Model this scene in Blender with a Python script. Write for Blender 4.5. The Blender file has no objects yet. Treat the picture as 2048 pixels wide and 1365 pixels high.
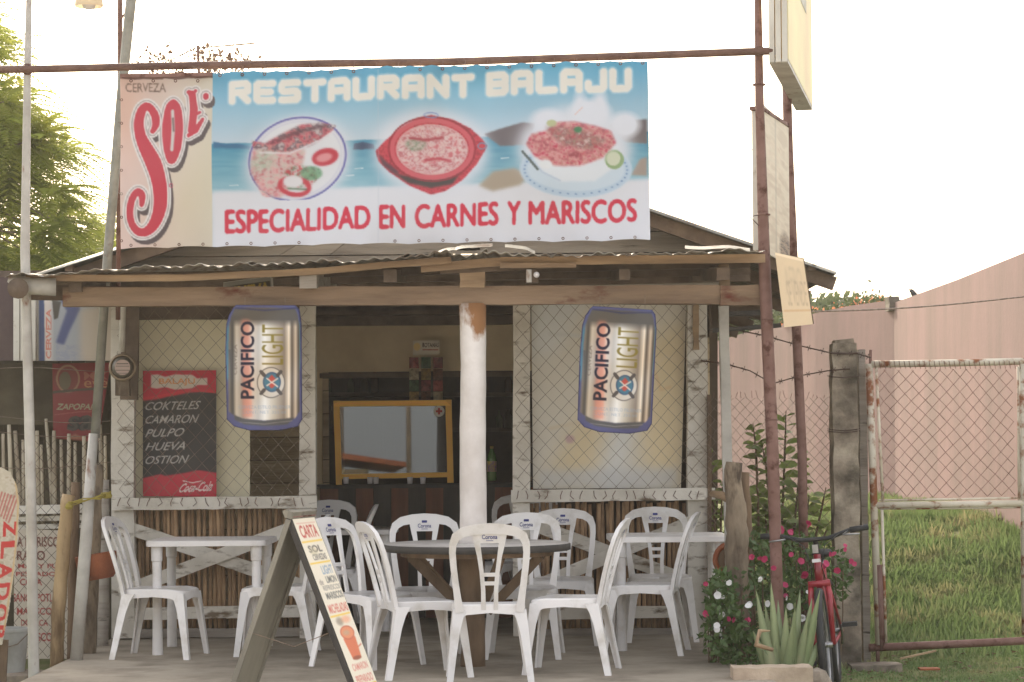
import bpy, math, random
import numpy as np
from mathutils import Vector, Matrix, Euler
R = math.radians
random.seed(7)
rng = np.random.default_rng(7)
scene = bpy.context.scene
COL = scene.collection

# ------------------------------------------------------------------ camera
F = 4700.0; HC = 1.30; YH = 900.0; ROLL = R(0.5)
CA, SA = math.cos(ROLL), math.sin(ROLL)
cd = bpy.data.cameras.new('camera'); cam = bpy.data.objects.new('camera', cd); COL.objects.link(cam)
cd.sensor_width = 36; cd.lens = F*36/2048; cd.clip_start = .1; cd.clip_end = 3000
cd.shift_y = (YH-682.5)/2048
cam.matrix_world = Matrix(((CA, SA, 0, 0), (0, 0, -1, 0), (-SA, CA, 0, HC), (0, 0, 0, 1)))
scene.camera = cam

# ------------------------------------------------------------------ sky, sun, exposure
SUN_EL, SUN_AZ = R(27), R(-16)          # behind the building, to the left (azimuth from +Y towards +X)
w = bpy.data.worlds.new('World'); scene.world = w; w.use_nodes = True
nt = w.node_tree; nt.nodes.clear()
sky = nt.nodes.new('ShaderNodeTexSky'); sky.sky_type = 'NISHITA'; sky.sun_disc = False
sky.sun_elevation = SUN_EL; sky.sun_rotation = SUN_AZ; sky.air_density = 1.0; sky.dust_density = 6.0; sky.ozone_density = .6
bg = nt.nodes.new('ShaderNodeBackground'); bg.inputs[1].default_value = .10
bg2 = nt.nodes.new('ShaderNodeBackground'); bg2.inputs[0].default_value = (1, .965, .93, 1); bg2.inputs[1].default_value = .60
ad = nt.nodes.new('ShaderNodeAddShader'); out = nt.nodes.new('ShaderNodeOutputWorld')
nt.links.new(sky.outputs[0], bg.inputs[0]); nt.links.new(bg.outputs[0], ad.inputs[0]); nt.links.new(bg2.outputs[0], ad.inputs[1]); nt.links.new(ad.outputs[0], out.inputs[0])
sd = bpy.data.lights.new('sun', 'SUN'); sd.energy = 2.4; sd.angle = R(10); sd.color = (1, .88, .70)
sun = bpy.data.objects.new('sun', sd); COL.objects.link(sun)
sv = Vector((math.sin(SUN_AZ)*math.cos(SUN_EL), math.cos(SUN_AZ)*math.cos(SUN_EL), math.sin(SUN_EL)))
sun.rotation_euler = sv.to_track_quat('Z', 'Y').to_euler(); sun.location = (-8, 20, 12)
vs = scene.view_settings; vs.view_transform = 'Standard'; vs.look = 'None'; vs.gamma = 1; vs.use_curve_mapping = False
vs.exposure = 0.88

# ------------------------------------------------------------------ helpers
def P(x, y, Y):
    """a point of the place, at depth Y (metres from the lens), given where it shows in the photograph"""
    u = x-1024; v = y-YH
    return Vector(((u*CA-v*SA)*Y/F, Y, HC-(u*SA+v*CA)*Y/F))
def M(px, Y): return px*Y/F
def lin(c):
    c = np.asarray(c, float)/255.
    return np.where(c <= .04045, c/12.92, ((c+.055)/1.055)**2.4)
KALB = 1.12
def S(r, g, b, k=KALB):
    v = np.clip(lin((r, g, b))*k, 0, .86); return (float(v[0]), float(v[1]), float(v[2]), 1)

def _mesh(name, verts, faces):
    m = bpy.data.meshes.new(name); m.from_pydata(verts, [], faces); m.update(); return m
W = {}
def thing(name, label, cat, loc=(0, 0, 0), rz=0, group=None, rot=None):
    o = bpy.data.objects.new(name, None); COL.objects.link(o)
    o.empty_display_size = .2
    o.location = loc; o.rotation_euler = rot if rot else (0, 0, rz)
    W[o.name] = Matrix.Translation(Vector(loc)) @ o.rotation_euler.to_matrix().to_4x4()
    o['label'] = label; o['category'] = cat
    if group: o['group'] = group
    return o
def tag(o, label=None, cat=None, group=None, kind=None):
    if label: o['label'] = label
    if cat: o['category'] = cat
    if group: o['group'] = group
    if kind: o['kind'] = kind
    return o
class MB:
    def __init__(s): s.v = []; s.f = []
    def add(s, vs_, fs):
        n = len(s.v); s.v += [tuple(q) for q in vs_]; s.f += [tuple(i+n for i in q) for q in fs]
    def box(s, c, d, rot=None):
        c = Vector(c); x, y, z = d[0]/2, d[1]/2, d[2]/2
        p = [Vector(q) for q in ((-x,-y,-z),(x,-y,-z),(x,y,-z),(-x,y,-z),(-x,-y,z),(x,-y,z),(x,y,z),(-x,y,z))]
        if rot is not None: p = [rot @ q for q in p]
        s.add([c+q for q in p], [(0,3,2,1),(4,5,6,7),(0,1,5,4),(1,2,6,5),(2,3,7,6),(3,0,4,7)]); return s
    def beam(s, p0, p1, w, d, n=1, j=0, up=(0, 0, 1), taper=1):
        """w: size across (in the picture plane), d: depth"""
        p0, p1 = Vector(p0), Vector(p1); a = (p1-p0).normalized()
        dy = Vector((0, 1, 0))
        if abs(a.dot(dy)) > .9: dy = Vector((1, 0, 0))
        u = a.cross(dy).normalized(); q = u.cross(a).normalized()
        vv = []; r = random
        for i in range(n+1):
            t = i/n; c = p0.lerp(p1, t); ww = w*(1+(taper-1)*t)
            for su, sq in ((-1,-1),(1,-1),(1,1),(-1,1)):
                vv.append(c+u*(su*ww/2+r.uniform(-j, j))+q*(sq*d/2+r.uniform(-j, j)*.5))
        ff = [(0,1,2,3), (4*n+3,4*n+2,4*n+1,4*n)]
        for i in range(n):
            for k in range(4):
                a0 = 4*i+k; b0 = 4*i+(k+1) % 4
                ff.append((a0, a0+4, b0+4, b0))
        s.add(vv, ff); return s
    def tube(s, pts, r, seg=8, caps=True, jit=0):
        pts = [Vector(p) for p in pts]; n = len(pts)
        rr = r if isinstance(r, (list, tuple)) else [r]*n
        base = len(s.v); prev = None
        for i, p in enumerate(pts):
            t = (pts[min(i+1, n-1)]-pts[max(i-1, 0)]).normalized()
            ref = prev if prev is not None else (Vector((0, 0, 1)) if abs(t.z) < .9 else Vector((0, 1, 0)))
            u = (ref-t*ref.dot(t)); u = u.normalized() if u.length > 1e-6 else t.orthogonal().normalized()
            prev = u; q = t.cross(u)
            for k in range(seg):
                a = 2*math.pi*k/seg; rad = rr[i]*(1+random.uniform(-jit, jit))
                s.v.append(tuple(p+(u*math.cos(a)+q*math.sin(a))*rad))
        for i in range(n-1):
            for k in range(seg):
                a = base+i*seg+k; b = base+i*seg+(k+1) % seg
                s.f.append((a, b, b+seg, a+seg))
        if caps:
            s.f.append(tuple(base+k for k in range(seg))[::-1]); s.f.append(tuple(base+(n-1)*seg+k for k in range(seg)))
        return s
    def prism(s, poly, fn, d0, d1):
        """2D polygon -> fn(a, b, depth)"""
        n = len(poly)
        s.add([fn(a, b, d0) for a, b in poly]+[fn(a, b, d1) for a, b in poly],
              [tuple(range(n))[::-1], tuple(range(n, 2*n))]+[(i, (i+1) % n, n+(i+1) % n, n+i) for i in range(n)]); return s
    def torus(s, c, Rr, r, axis='Y', n=32, m=8, sq=1):
        c = Vector(c)
        b = len(s.v)
        for i in range(n):
            a = 2*math.pi*i/n
            for k in range(m):
                e = 2*math.pi*k/m; rad = Rr+r*math.cos(e)*sq; h = r*math.sin(e)
                q = (rad*math.cos(a), h, rad*math.sin(a)) if axis == 'Y' else (rad*math.cos(a), rad*math.sin(a), h)
                s.v.append(tuple(c+Vector(q)))
        for i in range(n):
            for k in range(m):
                s.f.append((b+i*m+k, b+i*m+(k+1) % m, b+((i+1) % n)*m+(k+1) % m, b+((i+1) % n)*m+k))
        return s
    def lathe(s, prof, c=(0, 0, 0), n=20, sx=1, sy=1, rot=None):
        b = len(s.v); c = Vector(c)
        for r, z in prof:
            for k in range(n):
                a = 2*math.pi*k/n; q = Vector((r*math.cos(a)*sx, r*math.sin(a)*sy, z))
                if rot is not None: q = rot @ q
                s.v.append(tuple(c+q))
        for i in range(len(prof)-1):
            for k in range(n):
                s.f.append((b+i*n+k, b+i*n+(k+1) % n, b+(i+1)*n+(k+1) % n, b+(i+1)*n+k))
        return s
    def mesh(s, name): return _mesh(name, s.v, s.f)
def part(name, mb, mat, parent=None, world=True, smooth=False, label=None, kind=None):
    m = mb.mesh(name) if isinstance(mb, MB) else mb
    if mat is not None and not m.materials: m.materials.append(mat)
    o = bpy.data.objects.new(name, m); COL.objects.link(o)
    if smooth: m.shade_smooth()
    if smooth == 'auto': m.set_sharp_from_angle(angle=R(38))
    if parent is not None:
        o.parent = parent
        if world:
            o.matrix_parent_inverse = W.get(parent.name, Matrix()).inverted(); W[o.name] = Matrix()
        else: W[o.name] = W.get(parent.name, Matrix())
    else: W[o.name] = Matrix()
    if label: o['label'] = label
    if kind: o['kind'] = kind
    return o
def children(o): return [c for c in KIDS.get(o.name, [])]
def copy_tree(o, parent=None):
    c = o.copy(); COL.objects.link(c)
    if parent is not None: c.parent = parent
    for ch in list(o.children): copy_tree(ch, c)
    return c
def solo(name, mb, mat, label, cat, origin=None, group=None, smooth=False, kind=None):
    """a thing that is one mesh: its origin is moved to its base"""
    m = mb.mesh(name) if isinstance(mb, MB) else mb
    o = bpy.data.objects.new(name, m); COL.objects.link(o)
    if mat is not None: m.materials.append(mat)
    if origin is not None:
        m.transform(Matrix.Translation(-Vector(origin))); o.location = origin
    if smooth: m.shade_smooth()
    if smooth == 'auto': m.set_sharp_from_angle(angle=R(38))
    return tag(o, label, cat, group, kind)
def struct(name, mb, mat, smooth=False):
    o = part(name, mb, mat, None, smooth=smooth); o['kind'] = 'structure'; return o

# ------------------------------------------------------------------ materials
def pmat(name, c1, c2=None, scale=4, rough=.65, metal=0, bump=.25, bscale=None, stretch=(1, 1, 1), c3=None, t3=.6, s3=6, st3=None, spec=.4, trans=0, thr=(.35, .65), soft3=.06):
    m = bpy.data.materials.new(name); m.use_nodes = True; n = m.node_tree.nodes; l = m.node_tree.links; n.clear()
    tc = n.new('ShaderNodeTexCoord'); oi = n.new('ShaderNodeObjectInfo')
    mul = n.new('ShaderNodeVectorMath'); mul.operation = 'SCALE'; mul.inputs[3].default_value = 31.7
    cmb = n.new('ShaderNodeCombineXYZ')
    for k in range(3): l.new(oi.outputs['Random'], cmb.inputs[k])
    l.new(cmb.outputs[0], mul.inputs[0])
    ad_ = n.new('ShaderNodeVectorMath'); ad_.operation = 'ADD'; l.new(tc.outputs['Object'], ad_.inputs[0]); l.new(mul.outputs[0], ad_.inputs[1])
    def noise(sc, st, det=6):
        mp = n.new('ShaderNodeMapping'); mp.inputs['Scale'].default_value = st; l.new(ad_.outputs[0], mp.inputs[0])
        t = n.new('ShaderNodeTexNoise'); t.inputs['Scale'].default_value = sc; t.inputs['Detail'].default_value = det; t.inputs['Roughness'].default_value = .6
        l.new(mp.outputs[0], t.inputs['Vector']); return t
    b = n.new('ShaderNodeBsdfPrincipled'); o = n.new('ShaderNodeOutputMaterial')
    b.inputs['Roughness'].default_value = rough; b.inputs['Metallic'].default_value = metal; b.inputs['Specular IOR Level'].default_value = spec
    c2 = c2 or tuple(c*.8 for c in c1[:3])+(1,)
    t1 = noise(scale, stretch)
    rp = n.new('ShaderNodeValToRGB'); rp.color_ramp.elements[0].position = thr[0]; rp.color_ramp.elements[1].position = thr[1]
    rp.color_ramp.elements[0].color = c1; rp.color_ramp.elements[1].color = c2
    l.new(t1.outputs[0], rp.inputs[0]); colr = rp.outputs[0]
    if c3:
        t2 = noise(s3, st3 or stretch, 8)
        r2 = n.new('ShaderNodeValToRGB'); r2.color_ramp.elements[0].position = t3-soft3; r2.color_ramp.elements[1].position = t3+soft3
        l.new(t2.outputs[0], r2.inputs[0])
        mx = n.new('ShaderNodeMix'); mx.data_type = 'RGBA'; l.new(r2.outputs[0], mx.inputs[0]); l.new(colr, mx.inputs[6]); mx.inputs[7].default_value = c3; colr = mx.outputs[2]
        ra = n.new('ShaderNodeMapRange'); ra.inputs[3].default_value = rough; ra.inputs[4].default_value = min(1, rough+.3); l.new(r2.outputs[0], ra.inputs[0]); l.new(ra.outputs[0], b.inputs['Roughness'])
    # each copy a touch lighter or darker
    hv = n.new('ShaderNodeHueSaturation'); mr = n.new('ShaderNodeMapRange'); mr.inputs[3].default_value = .86; mr.inputs[4].default_value = 1.12
    l.new(oi.outputs['Random'], mr.inputs[0]); l.new(mr.outputs[0], hv.inputs['Value']); l.new(colr, hv.inputs['Color'])
    l.new(hv.outputs[0], b.inputs['Base Color'])
    if bump:
        t4 = noise(bscale or scale*4, stretch, 8); bp = n.new('ShaderNodeBump'); bp.inputs['Strength'].default_value = bump; bp.inputs['Distance'].default_value = .01
        l.new(t4.outputs[0], bp.inputs['Height']); l.new(bp.outputs[0], b.inputs['Normal'])
    if trans:
        tr = n.new('ShaderNodeBsdfTranslucent'); l.new(hv.outputs[0], tr.inputs['Color']); mxs = n.new('ShaderNodeMixShader'); mxs.inputs[0].default_value = trans
        l.new(b.outputs[0], mxs.inputs[1]); l.new(tr.outputs[0], mxs.inputs[2]); l.new(mxs.outputs[0], o.inputs[0])
    else: l.new(b.outputs[0], o.inputs[0])
    return m
def print_mat(name, rough=.5, metal=0, trans=0, dirt=.12, spec=.4):
    m = bpy.data.materials.new(name); m.use_nodes = True; n = m.node_tree.nodes; l = m.node_tree.links; n.clear()
    a = n.new('ShaderNodeAttribute'); a.attribute_name = 'Col'
    tc = n.new('ShaderNodeTexCoord'); t = n.new('ShaderNodeTexNoise'); t.inputs['Scale'].default_value = 3; t.inputs['Detail'].default_value = 8; l.new(tc.outputs['Object'], t.inputs['Vector'])
    r = n.new('ShaderNodeMapRange'); r.inputs[1].default_value = .4; r.inputs[2].default_value = .8; r.inputs[3].default_value = 0; r.inputs[4].default_value = dirt; l.new(t.outputs[0], r.inputs[0])
    mx = n.new('ShaderNodeMix'); mx.data_type = 'RGBA'; l.new(r.outputs[0], mx.inputs[0]); l.new(a.outputs['Color'], mx.inputs[6]); mx.inputs[7].default_value = (.3, .25, .2, 1)
    b = n.new('ShaderNodeBsdfPrincipled'); b.inputs['Roughness'].default_value = rough; b.inputs['Metallic'].default_value = metal; b.inputs['Specular IOR Level'].default_value = spec; l.new(mx.outputs[2], b.inputs['Base Color'])
    o = n.new('ShaderNodeOutputMaterial')
    if trans:
        tr = n.new('ShaderNodeBsdfTranslucent'); l.new(mx.outputs[2], tr.inputs['Color']); ms = n.new('ShaderNodeMixShader'); ms.inputs[0].default_value = trans
        l.new(b.outputs[0], ms.inputs[1]); l.new(tr.outputs[0], ms.inputs[2]); l.new(ms.outputs[0], o.inputs[0])
    else: l.new(b.outputs[0], o.inputs[0])
    return m
m_white_wood = pmat('old_white_painted_wood', S(212,206,196), S(184,177,165), 3, .7, stretch=(1,1,1), c3=S(112,98,82), t3=.62, s3=14, st3=(.35,1,1), bump=.5, bscale=30)
m_white_post = pmat('peeling_white_post_paint', S(196,190,184), S(172,165,157), 3, .6, c3=S(122,90,64), t3=.665, s3=9, st3=(1,1,.5), bump=.5, bscale=18)
m_plastic = pmat('white_moulded_plastic', (.80,.77,.75,1), (.72,.69,.665,1), 2.5, .34, bump=.04, bscale=20, c3=(.48,.43,.36,1), t3=.66, s3=5, soft3=.14)
m_logo = pmat('blue_logo_ink', (.05,.06,.25,1), rough=.5, bump=0)
m_lintel = pmat('brown_beam_wood', S(144,121,98), S(114,93,74), 4, .75, stretch=(.35,1,3), c3=S(92,44,32), t3=.66, s3=5, st3=(.6,1,1.3), bump=.5, bscale=25)
m_fascia = pmat('pale_fascia_wood', S(164,138,108), S(122,100,78), 4, .75, stretch=(.4,1,3), bump=.4, bscale=30)
m_rough_wood = pmat('rough_brown_wood', S(120,98,76), S(84,68,54), 6, .85, stretch=(1,1,.3), bump=.8, bscale=22)
m_dark_wood = pmat('dark_rafter_wood', S(110,94,80), S(80,68,58), 5, .85, stretch=(1,.3,1), bump=.5)
m_grey_plank = pmat('grey_weathered_plank', S(158,150,140), S(126,118,110), 4, .85, stretch=(.25,1,3), bump=.6, bscale=30, c3=S(66,58,52), t3=.66, s3=10, st3=(.3,1,3))
m_int_plank = pmat('interior_plank', S(196,176,144), S(160,140,112), 3, .8, stretch=(.3,1,3), bump=.4)
m_plaster = pmat('interior_cream_plaster', S(222,204,168), S(200,180,146), 2.2, .85, bump=.3)
m_cane = pmat('split_cane', S(182,150,116), S(118,92,70), 9, .75, stretch=(2,2,.35), bump=.5, bscale=30)
m_concrete = pmat('porch_concrete', S(156,146,131), S(126,117,103), 1.1, .85, stretch=(1,1,1), bump=.35, bscale=26, c3=S(98,88,76), t3=.62, s3=2.6, soft3=.15)
m_conc_post = pmat('mossy_concrete', S(160,148,132), S(112,100,88), 5, .9, bump=1.0, bscale=16, c3=S(66,60,51), t3=.55, s3=4, soft3=.12)
m_block = pmat('planter_concrete', S(178,160,140), S(150,132,114), 6, .9, bump=.7, bscale=25)
m_rust = pmat('painted_rusty_pipe', S(122,92,84), S(102,72,62), 7, .65, bump=.4, c3=S(70,40,30), t3=.6, s3=9, metal=.0)
m_pipe = pmat('rusty_steel_pipe', S(112,84,72), S(84,58,48), 9, .65, bump=.5, c3=S(178,168,160), t3=.64, s3=3, st3=(.6,1,1))
m_gate = pmat('white_gate_paint_rusting', S(196,188,172), S(178,166,148), 4, .6, bump=.4, c3=S(126,78,50), t3=.57, s3=8, soft3=.05)
m_whitepole = pmat('white_pole_paint', S(188,184,176), S(160,154,146), 5, .5, bump=.3, c3=S(120,80,58), t3=.66, s3=10, st3=(1,1,.5))
m_galv = pmat('grey_galvanised_pipe', S(132,130,122), S(104,102,94), 6, .5, metal=.3, bump=.3, c3=S(96,70,52), t3=.68, s3=8)
m_zinc = pmat('corrugated_zinc', S(176,170,158), S(136,130,120), 4, .45, metal=.55, bump=.3, c3=S(112,82,62), t3=.6, s3=3.2, soft3=.12)
m_zinc_dark = pmat('old_corrugated_zinc', S(112,112,104), S(86,84,78), 3, .55, metal=.4, bump=.3, c3=S(84,62,48), t3=.62, s3=3)
m_wire = pmat('rusty_wire', S(138,122,106), S(100,84,72), 20, .6, metal=.3, bump=0)
m_wire_dk = pmat('dark_rusty_wire', S(70,52,44), rough=.7, bump=0)
m_wall_pink = pmat('faded_pink_render', S(138,108,106), S(124,100,97), .7, .9, bump=.35, bscale=14, c3=S(108,94,88), t3=.60, s3=1.7, st3=(2.2,1.1,.22), soft3=.30)
m_wall_cap = pmat('stained_grey_render', S(120,112,100), S(90,82,72), 5, .9, bump=.6)
m_black = pmat('black_rubber', (.02,.02,.02,1), (.03,.03,.03,1), 8, .7, bump=.1)
m_dark = pmat('dark_kitchen_wall', S(92,80,68), S(70,60,52), 3, .9, bump=.2)  # plain dark brown, kitchen wall and right side panel
m_yellow = pmat('yellow_varnished_frame', (.86,.47,.04,1), (.84,.40,.03,1), 5, .4, stretch=(.5,1,2), bump=.1)
m_brown_board = pmat('red_brown_board', S(118,74,54), S(98,60,44), 5, .7, stretch=(3,1,.3), bump=.2)
m_black_board = pmat('black_board', S(64,60,56), S(50,47,44), 5, .7, stretch=(3,1,.3), bump=.2)
m_terracotta = pmat('terracotta', S(150,88,56), S(124,68,44), 6, .85, bump=.4)
m_bamboo = pmat('old_bamboo', S(164,140,104), S(120,98,70), 6, .6, stretch=(1,1,.25), bump=.4, c3=S(92,72,50), t3=.6, s3=6)
m_yrope = pmat('yellow_rope', S(140,126,56), rough=.8, bump=.5)
m_stick = pmat('pale_fence_stick', S(176,166,146), S(130,118,100), 8, .8, stretch=(1,1,.3), bump=.3)
m_olive = pmat('olive_board_wall', S(96,88,70), S(72,64,50), 3, .85, bump=.3)
m_white_paint = pmat('plain_white_board', S(200,196,186), S(178,172,160), 2, .6, bump=.2, c3=S(140,126,108), t3=.68, s3=6)
m_cream_board = pmat('cream_board', S(222,214,188), S(208,200,174), 1.6, .7, bump=.1)
m_black_ink = pmat('black_sign_paint', S(42,38,34), rough=.8, bump=.1)
m_red_ink = pmat('red_sign_paint', S(160,46,44), rough=.7, bump=.1)
m_print = print_mat('printed_vinyl', .45, trans=.12)
m_print_board = print_mat('printed_board', .5)
m_print_metal = print_mat('printed_metallic_foil', .30, metal=.6, dirt=.04)
m_navy = pmat('blue_edge_card', S(62,62,104), S(50,50,88), 6, .5, bump=.1)
m_red_bike = pmat('red_bicycle_paint', S(146,34,46), S(118,26,36), 5, .3, bump=.02, spec=.6)
m_bikewhite = pmat('white_bicycle_paint', S(210,205,205), rough=.35, bump=.02)
m_chrome = pmat('dull_alloy', S(160,160,160), S(120,118,116), 8, .35, metal=.9, bump=.05)
m_leaf = pmat('plant_leaf', (.10,.16,.045,1), (.06,.105,.03,1), 6, .45, bump=0, trans=.3)
m_leaf2 = pmat('broad_leaf', (.28,.35,.10,1), (.17,.24,.07,1), 6, .4, bump=0, trans=.4)
m_tree_leaf = pmat('feathery_tree_leaf', (.46,.46,.09,1), (.24,.29,.06,1), 1.3, .5, bump=0, trans=.65)
m_far_leaf = pmat('distant_tree_leaf', (.12,.15,.05,1), (.07,.10,.04,1), 1, .6, bump=0, trans=.4)
m_dry_leaf = pmat('dry_reddish_leaf', (.22,.13,.08,1), (.14,.09,.06,1), 4, .7, bump=0, trans=.3)
m_orange = pmat('orange_blossom', (.75,.22,.10,1), (.7,.3,.15,1), 4, .7, bump=0, trans=.4)
m_bark = pmat('grey_bark', S(146,130,110), S(96,84,70), 7, .9, stretch=(1,1,.35), bump=1.0, bscale=18, c3=S(78,66,56), t3=.6, s3=9)
m_twig = pmat('bare_twig', S(136,106,90), rough=.9, bump=0)
m_aloe = pmat('aloe_leaf', (.30,.34,.18,1), (.20,.25,.12,1), 3, .5, stretch=(1,1,.5), bump=.15, c3=(.33,.30,.18,1), t3=.68, s3=5)
m_pink = pmat('pink_petal', (.55,.05,.15,1), (.45,.04,.12,1), 6, .5, bump=0, trans=.3)
m_petal_white = pmat('white_petal', (.82,.80,.78,1), rough=.5, bump=0, trans=.2)
m_grass = pmat('grass_blade', (.20,.28,.11,1), (.14,.205,.075,1), 1.1, .6, bump=0, trans=.4, c3=(.38,.34,.19,1), t3=.58, s3=1.6, soft3=.1)
m_mat = {}
# ------------------------------------------------------------------ painted prints (colour per vertex on a fine sheet)
def vnoise(X, Y, sc, seed=0):
    X = np.asarray(X)/sc; Y = np.asarray(Y)/sc
    xi = np.floor(X).astype(np.int64); yi = np.floor(Y).astype(np.int64); fx = X-xi; fy = Y-yi
    fx = fx*fx*(3-2*fx); fy = fy*fy*(3-2*fy)
    def h(a, b):
        v = (a*374761393+b*668265263+seed*1442695040) & 0xffffffff
        v = ((v ^ (v >> 13))*1274126177) & 0xffffffff
        return ((v ^ (v >> 16)) & 0xffff)/65535.
    return (h(xi, yi)*(1-fx)+h(xi+1, yi)*fx)*(1-fy)+(h(xi, yi+1)*(1-fx)+h(xi+1, yi+1)*fx)*fy
def text_tris(body, bold=0, shear=0):
    c = bpy.data.curves.new('lettering_outline', 'FONT'); c.body = body; c.offset = bold; c.shear = shear; c.resolution_u = 4
    o = bpy.data.objects.new('lettering_outline', c); m = o.to_mesh()
    v = np.array([p.co[:2] for p in m.vertices]); t = [tuple(p.vertices) for p in m.polygons]
    o.to_mesh_clear(); bpy.data.objects.remove(o); bpy.data.curves.remove(c)
    lo, hi = v.min(0), v.max(0)
    return (v-lo)/(hi-lo), t, (hi-lo)
class Canvas:
    def __init__(s, x0, y0, x1, y1, res, bgc):
        s.x0, s.y0, s.x1, s.y1, s.res = x0, y0, x1, y1, res
        s.w = int((x1-x0)*res)+1; s.h = int((y1-y0)*res)+1
        s.X, s.Y = np.meshgrid(x0+(np.arange(s.w)+.5)/res, y0+(np.arange(s.h)+.5)/res)
        s.A = np.ones((s.h, s.w, 3))*np.array(bgc, float)
    def blend(s, m, c):
        m = np.clip(m, 0, 1)[..., None]; s.A = s.A*(1-m)+np.asarray(c, float)*m; return s
    def blur(s, m, r):
        r = r*s.res
        if r < .4: return m
        k = int(3*r)+1; x = np.arange(-k, k+1); g = np.exp(-x*x/(2*r*r)); g /= g.sum()
        m = np.apply_along_axis(lambda a: np.convolve(np.pad(a, k, 'edge'), g, 'valid'), 0, m)
        return np.apply_along_axis(lambda a: np.convolve(np.pad(a, k, 'edge'), g, 'valid'), 1, m)
    def mpoly(s, pts):
        m = np.zeros(s.X.shape, bool); n = len(pts)
        for i in range(n):
            (xa, ya), (xb, yb) = pts[i], pts[(i+1) % n]
            if ya == yb: continue
            c = ((ya > s.Y) != (yb > s.Y)) & (s.X < (xb-xa)*(s.Y-ya)/(yb-ya)+xa)
            m ^= c
        return m.astype(float)
    def poly(s, pts, c, soft=0, a=1): return s.blend(s.blur(s.mpoly(pts), soft)*a, c)
    def mell(s, cx, cy, rx, ry, ang=0, soft=1):
        ca, sa = math.cos(R(ang)), math.sin(R(ang)); dx = s.X-cx; dy = s.Y-cy
        q = np.sqrt(((dx*ca+dy*sa)/rx)**2+((-dx*sa+dy*ca)/ry)**2); d = (q-1)*min(rx, ry)
        return np.clip(.5-d/soft, 0, 1)
    def ell(s, cx, cy, rx, ry, c, ang=0, soft=1, a=1): return s.blend(s.mell(cx, cy, rx, ry, ang, soft)*a, c)
    def ring(s, cx, cy, rx, ry, w, c, ang=0, soft=1, a=1):
        return s.blend(np.clip(s.mell(cx, cy, rx, ry, ang, soft)-s.mell(cx, cy, rx-w, ry-w, ang, soft), 0, 1)*a, c)
    def mstroke(s, pts, wd, soft=1, dx=0, dy=0, grow=0):
        best = np.full(s.X.shape, 1e9)
        for i in range(len(pts)-1):
            x0, y0 = pts[i][0]+dx, pts[i][1]+dy; x1, y1 = pts[i+1][0]+dx, pts[i+1][1]+dy
            w0 = pts[i][2] if len(pts[i]) > 2 else wd; w1 = pts[i+1][2] if len(pts[i+1]) > 2 else wd
            L = (x1-x0)**2+(y1-y0)**2+1e-9
            t = np.clip(((s.X-x0)*(x1-x0)+(s.Y-y0)*(y1-y0))/L, 0, 1)
            d = np.hypot(s.X-x0-t*(x1-x0), s.Y-y0-t*(y1-y0))-(w0+(w1-w0)*t)/2-grow
            best = np.minimum(best, d)
        return np.clip(.5-best/soft, 0, 1)
    def smooth(s, pts, m=4):
        o = []; n = len(pts)
        for i in range(n-1):
            p = [np.array(pts[min(max(i+k, 0), n-1)], float) for k in (-1, 0, 1, 2)]
            for j in range(m):
                t = j/m; o.append(tuple(.5*(2*p[1]+(p[2]-p[0])*t+(2*p[0]-5*p[1]+4*p[2]-p[3])*t*t+(3*p[1]-p[0]-3*p[2]+p[3])*t**3)))
        o.append(tuple(pts[-1])); return o
    def stroke(s, pts, wd, c, soft=1, dx=0, dy=0, grow=0, a=1): return s.blend(s.mstroke(pts, wd, soft, dx, dy, grow)*a, c)
    def mtext(s, body, quad, bold=0, shear=0):
        """quad: TL, TR, BR, BL of the word"""
        v, t, _ = text_tris(body, bold, shear)
        TL, TR, BR, BL = [np.array(q, float) for q in quad]
        a = v[:, 0:1]; b = 1-v[:, 1:2]
        p = (TL*(1-a)+TR*a)*(1-b)+(BL*(1-a)+BR*a)*b
        p = (p-np.array([s.x0, s.y0]))*s.res
        SS = 2; m = np.zeros((s.h*SS, s.w*SS))
        p = p*SS
        for tri in t:
            for k in range(1, len(tri)-1):
                A, B, C = p[tri[0]], p[tri[k]], p[tri[k+1]]
                xa = max(int(min(A[0], B[0], C[0])), 0); xb = min(int(max(A[0], B[0], C[0]))+2, m.shape[1])
                ya = max(int(min(A[1], B[1], C[1])), 0); yb = min(int(max(A[1], B[1], C[1]))+2, m.shape[0])
                if xb <= xa or yb <= ya: continue
                gx, gy = np.meshgrid(np.arange(xa, xb)+.5, np.arange(ya, yb)+.5)
                d1 = (B[0]-A[0])*(gy-A[1])-(B[1]-A[1])*(gx-A[0]); d2 = (C[0]-B[0])*(gy-B[1])-(C[1]-B[1])*(gx-B[0]); d3 = (A[0]-C[0])*(gy-C[1])-(A[1]-C[1])*(gx-C[0])
                ins = ((d1 >= -.01) & (d2 >= -.01) & (d3 >= -.01)) | ((d1 <= .01) & (d2 <= .01) & (d3 <= .01))
                m[ya:yb, xa:xb] = np.maximum(m[ya:yb, xa:xb], ins)
        return m.reshape(s.h, SS, s.w, SS).mean((1, 3))
    def text(s, body, box, c, bold=0, shear=0, soft=0, a=1, slope=0):
        if len(box) == 4 and not hasattr(box[0], '__len__'):
            x0, y0, x1, y1 = box; d = slope*(x1-x0); box = ((x0, y0), (x1, y0+d), (x1, y1+d), (x0, y1))
        return s.blend(s.blur(s.mtext(body, box, bold, shear), soft)*a, c)
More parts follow.
